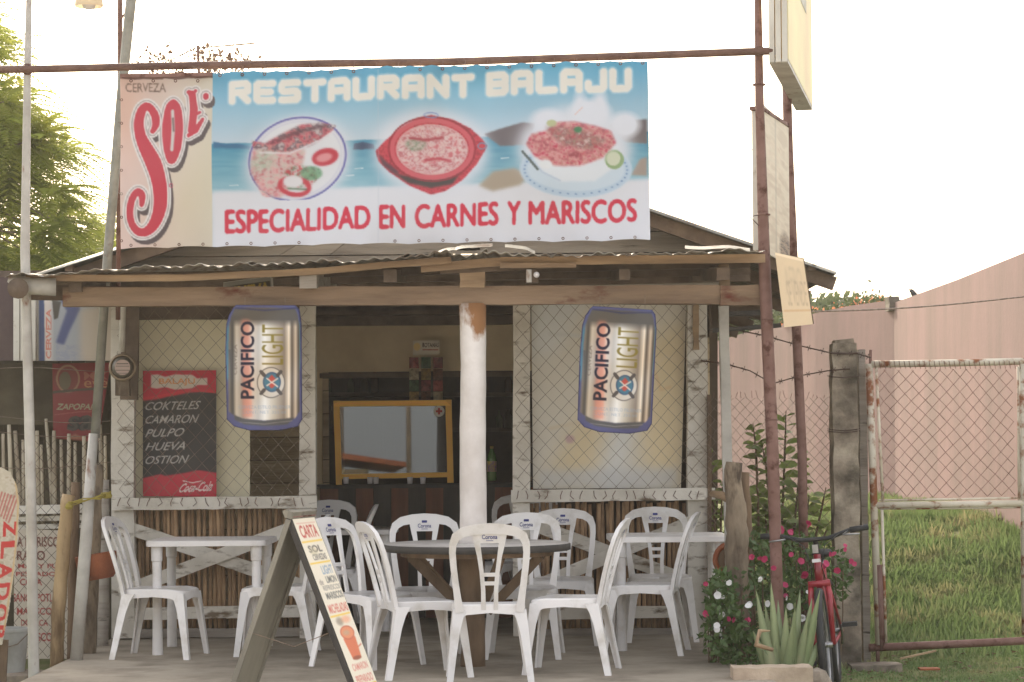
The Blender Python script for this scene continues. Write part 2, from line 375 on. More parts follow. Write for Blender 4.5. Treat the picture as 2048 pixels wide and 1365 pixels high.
    def speckle(s, mask, sc, cols, seed=1, a=1):
        wx = (vnoise(s.X, s.Y, sc*.8, seed+31)-.5)*sc; wy = (vnoise(s.X, s.Y, sc*.8, seed+37)-.5)*sc
        q = vnoise(s.X+wx, s.Y*1.5+wy, sc*.8, seed)*.45+vnoise(s.X, s.Y*1.4, sc*.4, seed+9)*.33+vnoise(s.X, s.Y, sc*.22, seed+5)*.22
        lo, hi = .25, .75; k = len(cols)
        idx = (q-lo)/(hi-lo)*k
        for i, c in enumerate(cols):
            mm = np.clip(1.2-np.abs(idx-(i+.5))*1.2, 0, 1) if 0 < i < k-1 else (np.clip(1.5-idx, 0, 1) if i == 0 else np.clip(idx-(k-1.5), 0, 1))
            s.blend(mask*mm*a, c)
    def sample(s, x, y):
        ix = np.clip(((x-s.x0)*s.res).astype(int), 0, s.w-1); iy = np.clip(((y-s.y0)*s.res).astype(int), 0, s.h-1)
        return s.A[iy, ix]
def sheet_mesh(name, cv, fn, nx, ny, corners, cull=None, k=KALB):
    """corners in canvas units TL,TR,BR,BL; fn(x_array, y_array, s, t) -> Nx3 points"""
    s_, t_ = np.meshgrid(np.linspace(0, 1, nx+1), np.linspace(0, 1, ny+1))
    TL, TR, BR, BL = corners
    def bi(i): return (TL[i]*(1-s_)+TR[i]*s_)*(1-t_)+(BL[i]*(1-s_)+BR[i]*s_)*t_
    px, py = bi(0), bi(1)
    co = fn(px, py, s_, t_).reshape(-1, 3)
    colr = np.clip(lin(cv.sample(px, py))*k, 0, .86).reshape(-1, 3)
    i, j = np.meshgrid(np.arange(nx), np.arange(ny)); a = (j*(nx+1)+i).ravel()
    q = np.stack([a, a+nx+1, a+nx+2, a+1], 1)
    if cull is not None:
        ctr = cull((px[:-1, :-1]+px[1:, 1:])/2, (py[:-1, :-1]+py[1:, 1:])/2).ravel(); q = q[ctr]
        used = np.unique(q); rem = -np.ones(len(co), int); rem[used] = np.arange(len(used)); q = rem[q]; co = co[used]; colr = colr[used]
    m = bpy.data.meshes.new(name); n = len(q)
    m.vertices.add(len(co)); m.vertices.foreach_set('co', co.ravel().astype(np.float32))
    m.loops.add(4*n); m.loops.foreach_set('vertex_index', q.ravel().astype(np.int32))
    m.polygons.add(n); m.polygons.foreach_set('loop_start', np.arange(0, 4*n, 4, dtype=np.int32))
    m.update(calc_edges=True); m.validate()
    at = m.color_attributes.new('Col', 'FLOAT_COLOR', 'POINT')
    at.data.foreach_set('color', np.concatenate([colr, np.ones((len(colr), 1))], 1).ravel().astype(np.float32))
    m.shade_smooth(); return m
def Parr(px, py, Y):
    u = px-1024; v = py-YH; Y = Y+np.zeros_like(px)
    return np.stack([(u*CA-v*SA)*Y/F, Y, HC-(u*SA+v*CA)*Y/F], -1)
def quads_mesh(name, V):
    """V: N x 4 x 3"""
    n = len(V); m = bpy.data.meshes.new(name)
    m.vertices.add(4*n); m.vertices.foreach_set('co', V.reshape(-1).astype(np.float32))
    m.loops.add(4*n); m.loops.foreach_set('vertex_index', np.arange(4*n, dtype=np.int32))
    m.polygons.add(n); m.polygons.foreach_set('loop_start', np.arange(0, 4*n, 4, dtype=np.int32))
    m.update(calc_edges=True); return m
def leaf_quads(base, d, side, L, Wd):
    """diamond leaves: arrays N x 3"""
    L = np.asarray(L)[:, None]; Wd = np.asarray(Wd)[:, None]
    return np.stack([base, base+d*L*.5+side*Wd*.5, base+d*L, base+d*L*.5-side*Wd*.5], 1)
def unit(a): return a/(np.linalg.norm(a, axis=-1, keepdims=True)+1e-9)

# ================================================================== THE SETTING
def terrain(x, y):
    def ss(a, b, t):
        t = np.clip((np.asarray(t, float)-a)/(b-a), 0, 1); return t*t*(3-2*t)
    return -.2+.72*ss(17.0, 23, y)*ss(1.7, 3.4, x)+.03*np.sin(np.asarray(x)*1.7)*np.sin(np.asarray(y)*1.3)*ss(13, 15, y)
gx = np.concatenate([[-900, -300, -100, -50, -25], np.arange(-14, 14.01, .35), [25, 50, 100, 300, 900]])
gy = np.concatenate([[-900, -300, -100, -50, -30, -15, -5, 0, 4, 8], np.arange(10, 46.01, .35), [60, 100, 300, 900, 1500]])
GX, GY = np.meshgrid(gx, gy); GZ = terrain(GX, GY)
nxg = len(gx)
gv = np.stack([GX, GY, GZ], -1).reshape(-1, 3).tolist()
gf = [(j*nxg+i, j*nxg+i+1, (j+1)*nxg+i+1, (j+1)*nxg+i) for j in range(len(gy)-1) for i in range(nxg-1)]
m_ground = pmat('dry_soil_with_turf', S(118,110,78), S(96,100,58), .8, .95, bump=.6, bscale=9, c3=S(84,98,48), t3=.46, s3=2.4, soft3=.15)
g = struct('ground', _mesh('ground', gv, gf), m_ground, True)
m_street = pmat('pale_bounce_street', S(206,196,182), S(188,178,164), .7, .9, bump=.2, bscale=20)
struct('street', MB().box((0, 1.5, -.205), (120, 20, .03)), m_street)  # unseen pale surface, added so light bounces up under the canopy

# porch slab and interior floor
pb = MB()
pb.prism([(-2.82, 12.2), (1.46, 12.2), (1.42, 16.35), (1.42, 22.6), (-2.82, 22.6)], lambda a, b, c: (a, b, c), -.25, 0.0)
struct('porch_floor', pb, m_concrete)

# ------------------------------------------------------------------ pink wall on the right
wt = thing('pink_boundary_wall', 'long faded pink rendered wall running back beyond the grass behind the gate', 'wall', P(2048, 1000, 21.4)[:2]+(0,) if False else (4.66, 21.4, 0))
def wall_seg(tops, zb, th=.18):
    b = MB(); n = len(tops); tp = [Vector(t) for t in tops]
    vv = []
    for p in tp:
        vv += [(p.x, p.y, zb), (p.x, p.y, p.z), (p.x+th, p.y+.05, p.z), (p.x+th, p.y+.05, zb)]
    ff = []
    for i in range(n-1):
        for k in range(4): ff.append((4*i+k, 4*i+(k+1) % 4, 4*i+4+(k+1) % 4, 4*i+4+k))
    ff += [(0, 3, 2, 1), (4*n-4, 4*n-3, 4*n-2, 4*n-1)]
    b.add(vv, ff); return b
part('wall_panel', wall_seg([P(2500, 330, 16.5), P(2048, 506, 21.4), P(1915, 560, 25), P(1788, 606, 29.5)], -.3), m_wall_pink, wt)
part('wall_panel', wall_seg([P(1788, 600, 29.5), P(1700, 612, 31.4), P(1630, 627, 33), P(1520, 657, 36.5), P(1410, 690, 40), P(1250, 738, 46)], -.3), m_wall_pink, wt)
part('wall_pillar', MB().beam(P(1785, 622, 29.6), P(1784, 595, 29.6), .13, .3, 2, .01), m_wall_cap, wt)

# ------------------------------------------------------------------ BUILDING
YF = 16.4
bt = thing('restaurant_building', 'wooden roadside restaurant with grey plank gable, mesh window bays and corrugated gable roof', 'building', (-.65, YF, 0))
# side and rear walls (closed, so the room is dark)
for (x0, y0, x1, y1, zt) in ((-2.78, 16.5, -2.78, 22.5, 2.45), (1.38, 16.5, 1.38, 22.5, 2.45), (-2.78, 22.5, 1.38, 22.5, 2.45)):
    b = MB(); n = 12
    for k in range(n):
        z0 = zt*k/n; z1 = zt*(k+1)/n-.006
        L = Vector((x1-x0, y1-y0, 0)); c = Vector(((x0+x1)/2, (y0+y1)/2, (z0+z1)/2))
        b = MB().box(c, (abs(x1-x0)+.03, abs(y1-y0)+.03, z1-z0)) if False else MB().box(c, (max(abs(x1-x0), .025), max(abs(y1-y0), .025), z1-z0))
        part('wall_plank', b, m_int_plank, bt)
# gable front, plank by plank, clipped under the roof slope
EY = 15.7
apex = P(892, 272, EY); eR = P(1680, 545, EY); eL = P(78, 548, EY)
def roof_z(x):
    return apex.z+(x-apex.x)*((eR.z-apex.z)/(eR.x-apex.x)) if x > apex.x else apex.z+(x-apex.x)*((eL.z-apex.z)/(eL.x-apex.x))
z = 2.36; row = 0
while z < apex.z-.1:
    h = .145; zt = z+h-.008
    def xr(zz, side): # where the slope meets height zz
        e = eR if side > 0 else eL
        return apex.x+(apex.z-.06-zz)*(e.x-apex.x)/(apex.z-e.z)
    xl0, xr0, xl1, xr1 = max(xr(z, -1), -2.85), min(xr(z, 1), 1.45), max(xr(zt, -1), -2.85), min(xr(zt, 1), 1.45)
    if xr1-xl1 < .15: break
    cuts = [0]+sorted(random.uniform(.2, .8) for _ in range(2))+[1]
    for a, c in zip(cuts[:-1], cuts[1:]):
        q = [(xl0+(xr0-xl0)*a, z), (xl0+(xr0-xl0)*c-.006, z), (xl1+(xr1-xl1)*c-.006, zt), (xl1+(xr1-xl1)*a, zt)]
        yo = 16.15+random.uniform(-.006, .006)
        part('gable_plank', MB().prism(q, lambda A, B, D: (A, D, B), yo, yo+.02), m_grey_plank, bt)
    z += h; row += 1
# main roof: corrugated sheets, ridge along Y
def roof_sheet(p0, p1, y0, y1, lift=0, period=.11, amp=.012, nseg=6):
    """sheet from ridge p0 to eave p1 (x,z), corrugation varies along Y"""
    ny = int((y1-y0)/period*6); b = MB(); vv = []
    d = Vector((p1[0]-p0[0], p1[1]-p0[1])); nrm = Vector((-d.y, d.x)).normalized()
    if nrm.y < 0: nrm = -nrm
    for lay in (0, .004):
        for i in range(ny+1):
            y = y0+(y1-y0)*i/ny; wv = amp*math.sin(2*math.pi*y/period)+lift+lay
            for k in range(nseg+1):
                t = k/nseg; sag = -.012*math.sin(math.pi*t)
                vv.append((p0[0]+d.x*t+nrm.x*(wv+sag), y, p0[1]+d.y*t+nrm.y*(wv+sag)))
    m1 = nseg+1; ff = []; off = (ny+1)*m1
    for i in range(ny):
        for k in range(nseg):
            a = i*m1+k; ff += [(a, a+1, a+m1+1, a+m1), (off+a, off+a+m1, off+a+m1+1, off+a+1)]
    for i in range(ny):
        for k in (0, nseg):
            a = i*m1+k; ff.append((a, a+m1, off+a+m1, off+a))
    for k in range(nseg):
        ff.append((k, off+k, off+k+1, k+1)); a = ny*m1+k; ff.append((a, a+1, off+a+1, off+a))
    b.add(vv, ff); return b
for side, e in ((1, eR), (-1, eL)):
    for k in range(9):
        y0 = EY+k*.82; j = random.uniform(-.03, .03)
        part('roof_sheet', roof_sheet((apex.x, apex.z), (e.x+j, e.z+j*.3), y0, y0+.88, lift=.006*(k % 2)), m_zinc_dark, bt, smooth=True)
    # barge rafters seen under the front edge, then further rafters
    for k in range(6):
        yy = EY+.12+k*1.35
        a = Vector((apex.x, yy, apex.z-.075)); c = Vector((e.x*.99, yy, e.z-.07))
        part('rafter', MB().beam(a, c, .09, .05, 6, .003), m_dark_wood, bt)
for f_ in (.12, .5, .93):
    for side, e in ((1, eR), (-1, eL)):
        x = apex.x+(e.x-apex.x)*f_; part('purlin', MB().beam((x, EY+.03, roof_z(x)-.028), (x, 22.9, roof_z(x)-.028), .04, .05, 8, .003), m_dark_wood, bt)
# front wall posts
def post(x0, x1, yt, yb, Y, mat, name='post', d=.09, par=bt, n=8, j=.004, dx=0):
    return part(name, MB().beam(P((x0+x1)/2+dx, yb, Y), P((x0+x1)/2, yt, Y), M(x1-x0, Y), d, n, j), mat, par)
post(224, 270, 545, 1276, YF, m_white_wood)
post(600, 632, 560, 1276, YF, m_white_wood)
post(1026, 1060, 545, 1272, YF, m_white_wood)
post(1374, 1414, 545, 1272, YF, m_white_wood, d=.1)
post(1043, 1058, 612, 975, YF+.1, m_dark_wood, d=.05)
post(1386, 1398, 540, 700, YF-.06, m_yellow if False else m_fascia, d=.02)
# header board, and a dark strip standing in for the dim interior
part('header_and_shade_board', MB().beam(P(215, 552, YF+.02), P(1425, 540, YF+.02), M(22, YF), .06, 12, .003), m_dark_wood, bt)
part('header_and_shade_board', MB().beam(P(232, 625, YF+.09), P(600, 622, YF+.09), M(30, YF), .02, 8, .003), m_dark_wood, bt)
# right hand corner: broken eave boards, wood post behind
def bay(xa, xb, ys, yt, yb):
    """half wall: canes, sill, braces, lower rail"""
    n = int((xb-xa)/10.0)
    cm = []
    for q in range(5):
        bb = MB(); h = .93
        rr = [random.uniform(.0135, .019)*random.uniform(.9, 1.1) for _ in range(6)]
        bb.tube([(random.uniform(-.003, .003), 0, h*i/5) for i in range(6)], rr, 6); m_ = bb.mesh('cane'); m_.materials.append(m_cane); m_.shade_smooth(); cm.append(m_)
    for i in range(n):
        x = xa+(xb-xa)*(i+.5)/n+random.uniform(-1.5, 1.5)
        p = P(x, 1276, YF+.10+random.uniform(-.012, .012))
        o = bpy.data.objects.new('cane', random.choice(cm)); COL.objects.link(o); o.parent = bt
        o.matrix_parent_inverse = W[bt.name].inverted()
        o.location = (p.x, p.y, .01); o.rotation_euler = (random.uniform(-.008, .008), random.uniform(-.02, .02), random.uniform(0, 6)); o.scale = (1, 1, random.uniform(.97, 1.0))
    sl = -.0085
    def yy(x, y): return y+(x-xa)*sl*.6
    part('sill_board', MB().beam(P(xa-8, ys, YF-.07), P(xb+6, yy(xb, ys)-3, YF-.07), M(24, YF), .035, 14, .003), m_white_wood, bt, label='peeling white sill board')
    part('brace_board', MB().beam(P(xa, yt+8, YF-.02), P(xb-6, 1178, YF-.02), M(26, YF), .02, 10, .002), m_white_wood, bt)
    part('brace_board', MB().beam(P(xb-6, yt+2, YF-.045), P(xa+6, 1188, YF-.045), M(26, YF), .02, 10, .002), m_white_wood, bt)
    part('lower_rail', MB().beam(P(xa, 1229, YF-.02), P(xb, 1222, YF-.02), M(24, YF), .025, 12, .003), m_white_wood, bt)
    part('base_board', MB().beam(P(xa, 1268, YF+.03), P(xb, 1264, YF+.03), M(18, YF), .03, 12, .003), m_grey_plank, bt)
bay(232, 628, 1009, 1040, 1276)
bay(1030, 1424, 993, 1028, 1272)
# chain link panels in the bays
def link(xa, xb, ya, yb, Y, cell=.082, r=.0021, jit=.006, crop=None):
    a = P(xa, yb, Y); c = P(xb, ya, Y); x0, z0, x1, z1 = a.x, a.z, c.x, c.z; b = MB()
    n = int((x1-x0)/cell)+1; hz = cell*.5*1.08
    m = int((z1-z0)/hz)+1
    for fam in (0, 1):
        for i in range(-1, n+1):
            pts = []
            for k in range(m+1):
                s_ = 1 if (k+fam) % 2 else -1
                x = x0+(i+.5)*cell+s_*cell*.25*1.0+ (cell*.5 if fam else 0)*1.0
                # zigzag wire, woven with its neighbour
                zz = z0+k*hz; yo = .004*(1 if (k+i+fam) % 2 else -1)
                xx = x+.004*math.sin(zz*9+i)+jit*.5*math.sin(i*1.3+zz*5)
                if x0 <= xx <= x1 and zz <= z1: pts.append((xx, Y+yo, zz))
            if len(pts) > 1: b.tube(pts, r, 3, caps=False)
        if fam == 0: continue
    return b
def link_diag(xa, xb, ya, yb, Y, cell=.105, r=.0022, fn=None):
    """two families of diagonal strands with a little sag"""
    a = P(xa, yb, Y); c = P(xb, ya, Y); x0, z0, x1, z1 = a.x, a.z, c.x, c.z; b = MB(); Wd = x1-x0; Hd = z1-z0; k_ = 1.1
    for fam in (1, -1):
        i0 = -int(Hd/k_/cell)-2; i1 = int((Wd+Hd/k_)/cell)+2
        for i in range(i0, i1):
            pts = []
            steps = int(Hd/(cell*.5*k_))+1
            for s_ in range(steps+1):
                zz = min(s_*cell*.5*k_, Hd); xx = i*cell+fam*zz/k_ + (0 if fam > 0 else Hd/k_-(Hd/k_) % cell)
                if -.001 <= xx <= Wd+.001:
                    wx = .006*math.sin(xx*7+zz*5+1)+.004*math.sin(zz*17); wz = .006*math.sin(xx*9-zz*4)
                    pts.append((x0+min(max(xx+wx, 0), Wd), Y+(.004 if (i+s_) % 2 else -.004)*fam, z0+min(max(zz+wz, 0), Hd)))
                elif pts: break
            if len(pts) > 1: b.tube(pts, r, 3, caps=False)
    return b
part('chain_link', link_diag(236, 620, 560, 1012, YF-.055, .107, .0017), m_wire, bt, kind='stuff')
part('chain_link', link_diag(1032, 1418, 556, 992, YF-.055, .107, .0017), m_wire, bt, kind='stuff')
# staples and rusty twists along the sills
b = MB()
for xs, y in ((238, 1004), (1034, 990)):
    for i in range(18):
        x = xs+i*21.5+random.uniform(-5, 5); b.tube([P(x, y-8, YF-.09), P(x+random.uniform(-6, 6), y+2, YF-.095), P(x+random.uniform(-7, 7), y+9, YF-.092)], .0025, 4)
part('tie_wires', b, m_rust, bt, kind='stuff')

# ------------------------------------------------------------------ interior
YI = 18.3
# left wall boards behind the mesh
for k, (ya, yb) in enumerate(zip(range(600, 1290, 46), range(646, 1336, 46))):
    part('interior_plank', MB().box((P(430, 0, YI).x, YI+.02, (P(430, ya, YI).z+P(430, yb, YI).z)/2), (M(440, YI), .02, M(44.5, YI))), m_int_plank, bt)
part('header_panel', MB().beam(P(615, 660, YI+.0), P(1110, 656, YI+.0), M(170, YI), .03, 4, .002), m_plaster, bt)
part('header_strip', MB().beam(P(615, 628, YI-.03), P(1110, 624, YI-.03), M(50, YI), .03, 6, .003), m_dark_wood, bt)
part('side_panel', MB().beam(P(630, 745, YI-.005), P(630, 1250, YI-.005), M(30, YI), .04, 4, .002), m_plaster, bt)
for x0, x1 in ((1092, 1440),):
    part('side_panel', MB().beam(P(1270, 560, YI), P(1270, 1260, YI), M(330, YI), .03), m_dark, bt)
part('hatch_lintel', MB().beam(P(640, 752, YI-.02), P(1110, 748, YI-.02), M(10, YI), .05, 4, .002), m_dark_wood, bt)
# kitchen behind the hatch
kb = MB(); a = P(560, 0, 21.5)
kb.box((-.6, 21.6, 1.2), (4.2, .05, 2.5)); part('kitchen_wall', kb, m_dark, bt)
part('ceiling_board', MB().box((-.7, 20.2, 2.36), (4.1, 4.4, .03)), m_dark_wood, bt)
sh = thing('kitchen_shelf', 'dim shelf with bottles in the dark kitchen behind the serving hatch', 'shelf', P(830, 1000, 20.8))
part('board', MB().beam(P(640, 790, 20.8), P(1080, 790, 20.8), M(8, 20.8), .25), m_dark_wood, sh)
part('board', MB().beam(P(640, 860, 20.8), P(1080, 860, 20.8), M(8, 20.8), .25), m_dark_wood, sh)
m_bottles = [pmat('dim_green_glass', S(70,84,50), rough=.2, bump=0), pmat('dim_brown_glass', S(84,56,36), rough=.2, bump=0), pmat('dim_label_tin', S(120,110,96), rough=.5, bump=0)]
k = 0
for x in list(range(660, 760, 22))+list(range(1000, 1060, 16)):
    for yb in (786, 856):
        if random.random() < .75:
            p = P(x+random.uniform(-4, 4), yb, 20.75); h = random.uniform(.14, .22)
            solo('bottle', MB().lathe([(0, 0), (.035, 0), (.035, h*.6), (.014, h*.78), (.014, h), (0, h)], (p.x, p.y, p.z), 10), m_bottles[k % 3], 'dim bottle on the '+('upper' if yb < 800 else 'lower')+' kitchen shelf board, '+('left' if x < 900 else 'right')+' of the white pillar', 'bottle', tuple(p), 'bottles on the kitchen shelf', smooth=True); k += 1
# counter with alternating boards
ct = thing('serving_counter', 'serving counter faced with alternating red brown and black vertical boards', 'counter', P(840, 1230, 18.0))
YC = 18.0; edges = [640, 678, 712, 748, 783, 818, 852, 888, 925, 960, 990, 1026, 1062, 1098]
for i in range(len(edges)-1):
    xa, xb = edges[i], edges[i+1]-1.5
    part('front_board', MB().beam(P((xa+xb)/2, 1236, YC), P((xa+xb)/2, 975, YC), M(xb-xa, YC), .02), m_brown_board if i % 2 == 0 else m_black_board, ct)
part('counter_top', MB().box((P(868, 972, YC).x, YC+.12, P(868, 972, YC).z), (M(470, YC), .36, .03)), m_black_board, ct)
# display case
dc = thing('display_case', 'glass display case in a yellow wooden frame standing on the striped counter', 'display case', P(786, 968, 17.85))
YD = 17.85
def fr(x0, y0, x1, y1, w): return MB().beam(P(x0, y0, YD), P(x1, y1, YD), M(w, YD), .045, 4, .0015)
part('frame_rail', fr(668, 808, 903, 806, 11), m_yellow, dc)
part('frame_rail', fr(680, 954, 896, 950, 10), m_yellow, dc)
part('frame_stile', fr(673, 802, 678, 970, 12), m_yellow, dc)
part('frame_stile', fr(897, 800, 901, 966, 12), m_yellow, dc)
gm = bpy.data.materials.new('reflective_glass'); gm.use_nodes = True; n = gm.node_tree.nodes; l = gm.node_tree.links; n.clear()
o_ = n.new('ShaderNodeOutputMaterial'); gl = n.new('ShaderNodeBsdfGlossy'); gl.inputs['Roughness'].default_value = .015; gl.inputs['Color'].default_value = (.78, .84, .88, 1)
df = n.new('ShaderNodeBsdfTransparent'); df.inputs['Color'].default_value = (.6, .6, .6, 1); mx = n.new('ShaderNodeMixShader'); mx.inputs[0].default_value = .105
l.new(df.outputs[0], mx.inputs[1]); l.new(gl.outputs[0], mx.inputs[2]); l.new(mx.outputs[0], o_.inputs[0])
ga, gb_, gc_, gd = P(680, 952, YD-.001), P(896, 952, YD-.001), P(896, 812, YD-.001), P(680, 812, YD-.001)
tl = math.tan(R(1.0))*(gc_.z-gb_.z)
gc_.y += tl; gd.y += tl
for q_ in (gb_, gc_): q_.y += math.tan(R(2.9))*(gb_.x-ga.x)
gb = MB(); gb.add([ga, gb_, gc_, gd, ga+Vector((0, .005, 0)), gb_+Vector((0, .005, 0)), gc_+Vector((0, .005, 0)), gd+Vector((0, .005, 0))], [(0,1,2,3),(7,6,5,4),(0,4,5,1),(1,5,6,2),(2,6,7,3),(3,7,4,0)])
part('glass_pane', gb, gm, dc)
part('side_panel', MB().box(P(684, 880, YD+.2), (.012, .34, .5)), m_black_board, dc); part('side_panel', MB().box(P(893, 880, YD+.2), (.012, .34, .5)), m_black_board, dc)
part('back_panel', MB().box(P(788, 880, YD+.38), (M(214, YD), .01, .52)), m_black_board, dc)
part('sticker', MB().lathe([(0, 0), (M(11, YD), 0), (M(11, YD), .002), (0, .002)], P(878, 823, YD-.012), 20, rot=Matrix.Rotation(R(90), 3, 'X')), m_white_paint, dc, label='round white sticker with a red cross')
p = P(878, 823, YD-.018)
part('red_cross', MB().box(p, (M(13, YD), .003, M(4.5, YD))).box(p+Vector((0, -.0005, 0)), (M(4.5, YD), .003, M(13, YD))), m_red_ink, dc)
for i, x in enumerate((692, 740, 752, 820, 846)):
    p = P(x, 968, YD-.1)
    solo('glass_tumbler', MB().lathe([(.0, 0), (.018, 0), (.022, .05), (.02, .05), (.016, .004), (0, .004)], p, 12), m_bikewhite, 'small pale tumbler in the row on the counter under the display case', 'tumbler', tuple(p), 'tumblers on the counter', smooth=True)
# soda bottle
sb = thing('soda_bottle', 'green soft drink bottle with coloured label standing in the hatch beside the white pillar', 'bottle', P(984, 962, YC-.02))
p = P(984, 962, YC-.02)
part('bottle_body', MB().lathe([(0, 0), (.034, 0), (.036, .03), (.033, .1), (.036, .16), (.03, .2), (.012, .24), (.012, .25)], p, 14), pmat('green_plastic_bottle', S(70,110,50), rough=.15, bump=0), sb, smooth=True)
part('label_band', MB().lathe([(.0365, .07), (.0365, .15)], p, 14), pmat('purple_label', S(120,90,140), S(190,170,80), 30, .5, bump=0), sb, smooth=True)
part('cap', MB().lathe([(.014, .245), (.014, .265), (0, .265)], p, 10), m_yrope, sb)
# hanging snack strip
bcut = 1
sn = thing('snack_rack', 'hanging card with small colourful snack bags above the display case', 'snack display', P(852, 690, 18.1))
cv = Canvas(824, 680, 882, 712, 2, (206, 196, 176)); cv.text('BOTANAS', (845, 686, 878, 695), (60, 40, 36), .03); cv.ell(834, 694, 7, 8, (220, 190, 120)); cv.stroke([(846, 700), (876, 700)], 2, (150, 60, 50))
part('header_card', sheet_mesh('header_card', cv, lambda x, y, s, t: Parr(x, y, 18.1), 58, 32, ((826, 682), (879, 681), (879, 709), (826, 711))), m_print_board, sn)
bagc = [S(150,70,64), S(180,166,136), S(84,110,78), S(170,140,80), S(140,66,66), S(120,80,60)]
bm = [pmat('snack_bag_foil', c, tuple(v*.4 for v in c[:3])+(1,), 30, .35, bump=.3) for c in bagc]
for i in range(3):
    for k in range(4):
        x = 828+i*24; y = 716+k*23
        q = MB(); c = P(x, y+10, 18.08); wv, hv_ = M(9.5, 18.1), M(11, 18.1); NN = 5
        vv = [(c.x+wv*(2*a/NN-1), c.y-.02*math.sin(math.pi*a/NN)*math.sin(math.pi*d/NN)+random.uniform(-.003, .003), c.z+hv_*(2*d/NN-1)) for d in range(NN+1) for a in range(NN+1)]
        q.add(vv, [(d*(NN+1)+a, d*(NN+1)+a+1, (d+1)*(NN+1)+a+1, (d+1)*(NN+1)+a) for d in range(NN) for a in range(NN)])
        q.box((c.x, c.y+.004, c.z), (wv*1.9, .004, hv_*1.9))
        part('snack_bag', q, bm[(i*2+k) % 6], sn)
# ================================================================== PORCH CANOPY
YL = 14.15
pc = thing('porch_canopy', 'low porch roof of ragged corrugated sheets on a long brown beam and white round pillar', 'porch roof', P(945, 1345, YL))
part('beam', MB().beam(P(128, 595, YL), P(1452, 590, YL), M(37, YL), .09, 24, .003), m_lintel, pc, label='long brown beam across the porch')
part('beam', MB().beam(P(1440, 592, YL-.03), P(1532, 591, YL-.03), M(40, YL), .07, 6, .003), m_lintel, pc)
part('beam', MB().beam(P(60, 585, YL+.1), P(330, 590, YL+.1), M(30, YL), .08, 6, .003), m_dark_wood, pc)
# pillar: white painted trunk with brown worn top, rough foot
pts = [P(945+2*math.sin(i*1.1), 1346-(1346-1096)*i/5, YL) for i in range(6)]
part('pillar_foot', MB().tube(pts, [.078, .074, .07, .074, .078, .082], 14, jit=.05), m_rough_wood, pc, smooth=True, label='bare rough foot of the pillar')
pts = [P(946+.7*math.sin(i*.9), 1100-(1100-608)*i/12, YL) for i in range(13)]
m_pil = pmat('white_pillar_paint_worn_top', S(214,208,204), S(188,180,174), 3, .6, c3=S(140,100,66), t3=.60, s3=5, st3=(1,1,.6), bump=.5, bscale=14)
m_pilw = pmat('white_pillar_paint', S(216,212,212), S(198,192,190), 3, .6, c3=S(168,156,146), t3=.68, s3=12, bump=.5, bscale=14)
# wear only near the top: mix factor driven by object height
nt_ = m_pil.node_tree; 
pr = [.085, .083, .081, .082, .080, .079, .08, .078, .079, .077, .079, .08, .083]
N_, L__ = nt_.nodes, nt_.links
r2_ = [q for q in N_ if q.type == 'VALTORGB'][1]; src = r2_.inputs[0].links[0].from_socket
tc_ = [q for q in N_ if q.type == 'TEX_COORD'][0]; sx_ = N_.new('ShaderNodeSeparateXYZ'); L__.new(tc_.outputs['Object'], sx_.inputs[0]); mz_ = N_.new('ShaderNodeMapRange'); mz_.inputs[1].default_value = 1.72; mz_.inputs[2].default_value = 2.14; mz_.inputs[3].default_value = -.3; mz_.inputs[4].default_value = .12; L__.new(sx_.outputs[2], mz_.inputs[0])
ma_ = N_.new('ShaderNodeMath'); ma_.operation = 'ADD'; L__.new(src, ma_.inputs[0]); L__.new(mz_.outputs[0], ma_.inputs[1]); L__.new(ma_.outputs[0], r2_.inputs[0])
part('pillar', MB().tube(pts, pr, 18, jit=.012), m_pil, pc, smooth=True)
part('pillar_stump', MB().beam(P(945, 577, YL+.02), P(945, 546, YL+.02), M(50, YL), .15, 2, .004), m_fascia, pc, label='pale wooden block on top of the pillar')
# fascia strips
def strip(pts_, h, Y, mat=m_fascia, d=.03):
    b = MB()
    for (xa, ya), (xb, yb) in zip(pts_[:-1], pts_[1:]): b.beam(P(xa, ya, Y), P(xb, yb, Y), M(h, Y), d, 4, .002)
    return part('fascia_strip', b, mat, pc)
strip([(52, 556), (230, 557), (370, 556), (520, 549), (640, 543), (762, 531), (902, 521)], 13, 13.95)
strip([(842, 537), (1000, 524), (1150, 521), (1300, 520), (1530, 517)], 17, 14.02)
strip([(1000, 532), (1152, 531)], 10, 13.98, m_lintel)
strip([(880, 540), (1060, 533)], 16, 14.1, m_dark_wood)
# rafters running back to the building, their ends showing above the beam
for x, yv, wv, lab in ((150, 572, 26, 0), (616, 560, 34, 1), (780, 552, 26, 0), (1064, 553, 26, 0), (1250, 549, 22, 0), (1447, 548, 26, 0)):
    a = P(x, yv, 13.97 if lab else 14.05); e = Vector((a.x+random.uniform(-.03, .03), 16.4, a.z+.16))
    part('rafter', MB().beam(a, e, M(wv, 14), M(wv, 14), 6, .003), m_grey_plank if lab else m_dark_wood, pc)
for yy in (14.6, 15.2, 15.8):
    part('batten', MB().beam(P(60, 900-345*14/yy, yy)+Vector((0, 0, .03)), P(1500, 900-378*14/yy, yy)+Vector((0, 0, .03)), .05, .05, 10, .002), m_dark_wood, pc)
part('corner_post', MB().beam(P(1449, 575, YL+.12), P(1447, 530, YL+.12), M(20, YL), .06, 2, .002), m_fascia, pc)
part('support_post', MB().beam(P(1466, 1330, 14.9), P(1454, 925, 14.9), M(18, 14.9), .06, 6, .002).beam(P(1454, 925, 14.9), P(1447, 612, 14.9), M(19, 14.9), .06, 6, .002), m_whitepole, pc, label='slim white post at the right end of the porch')
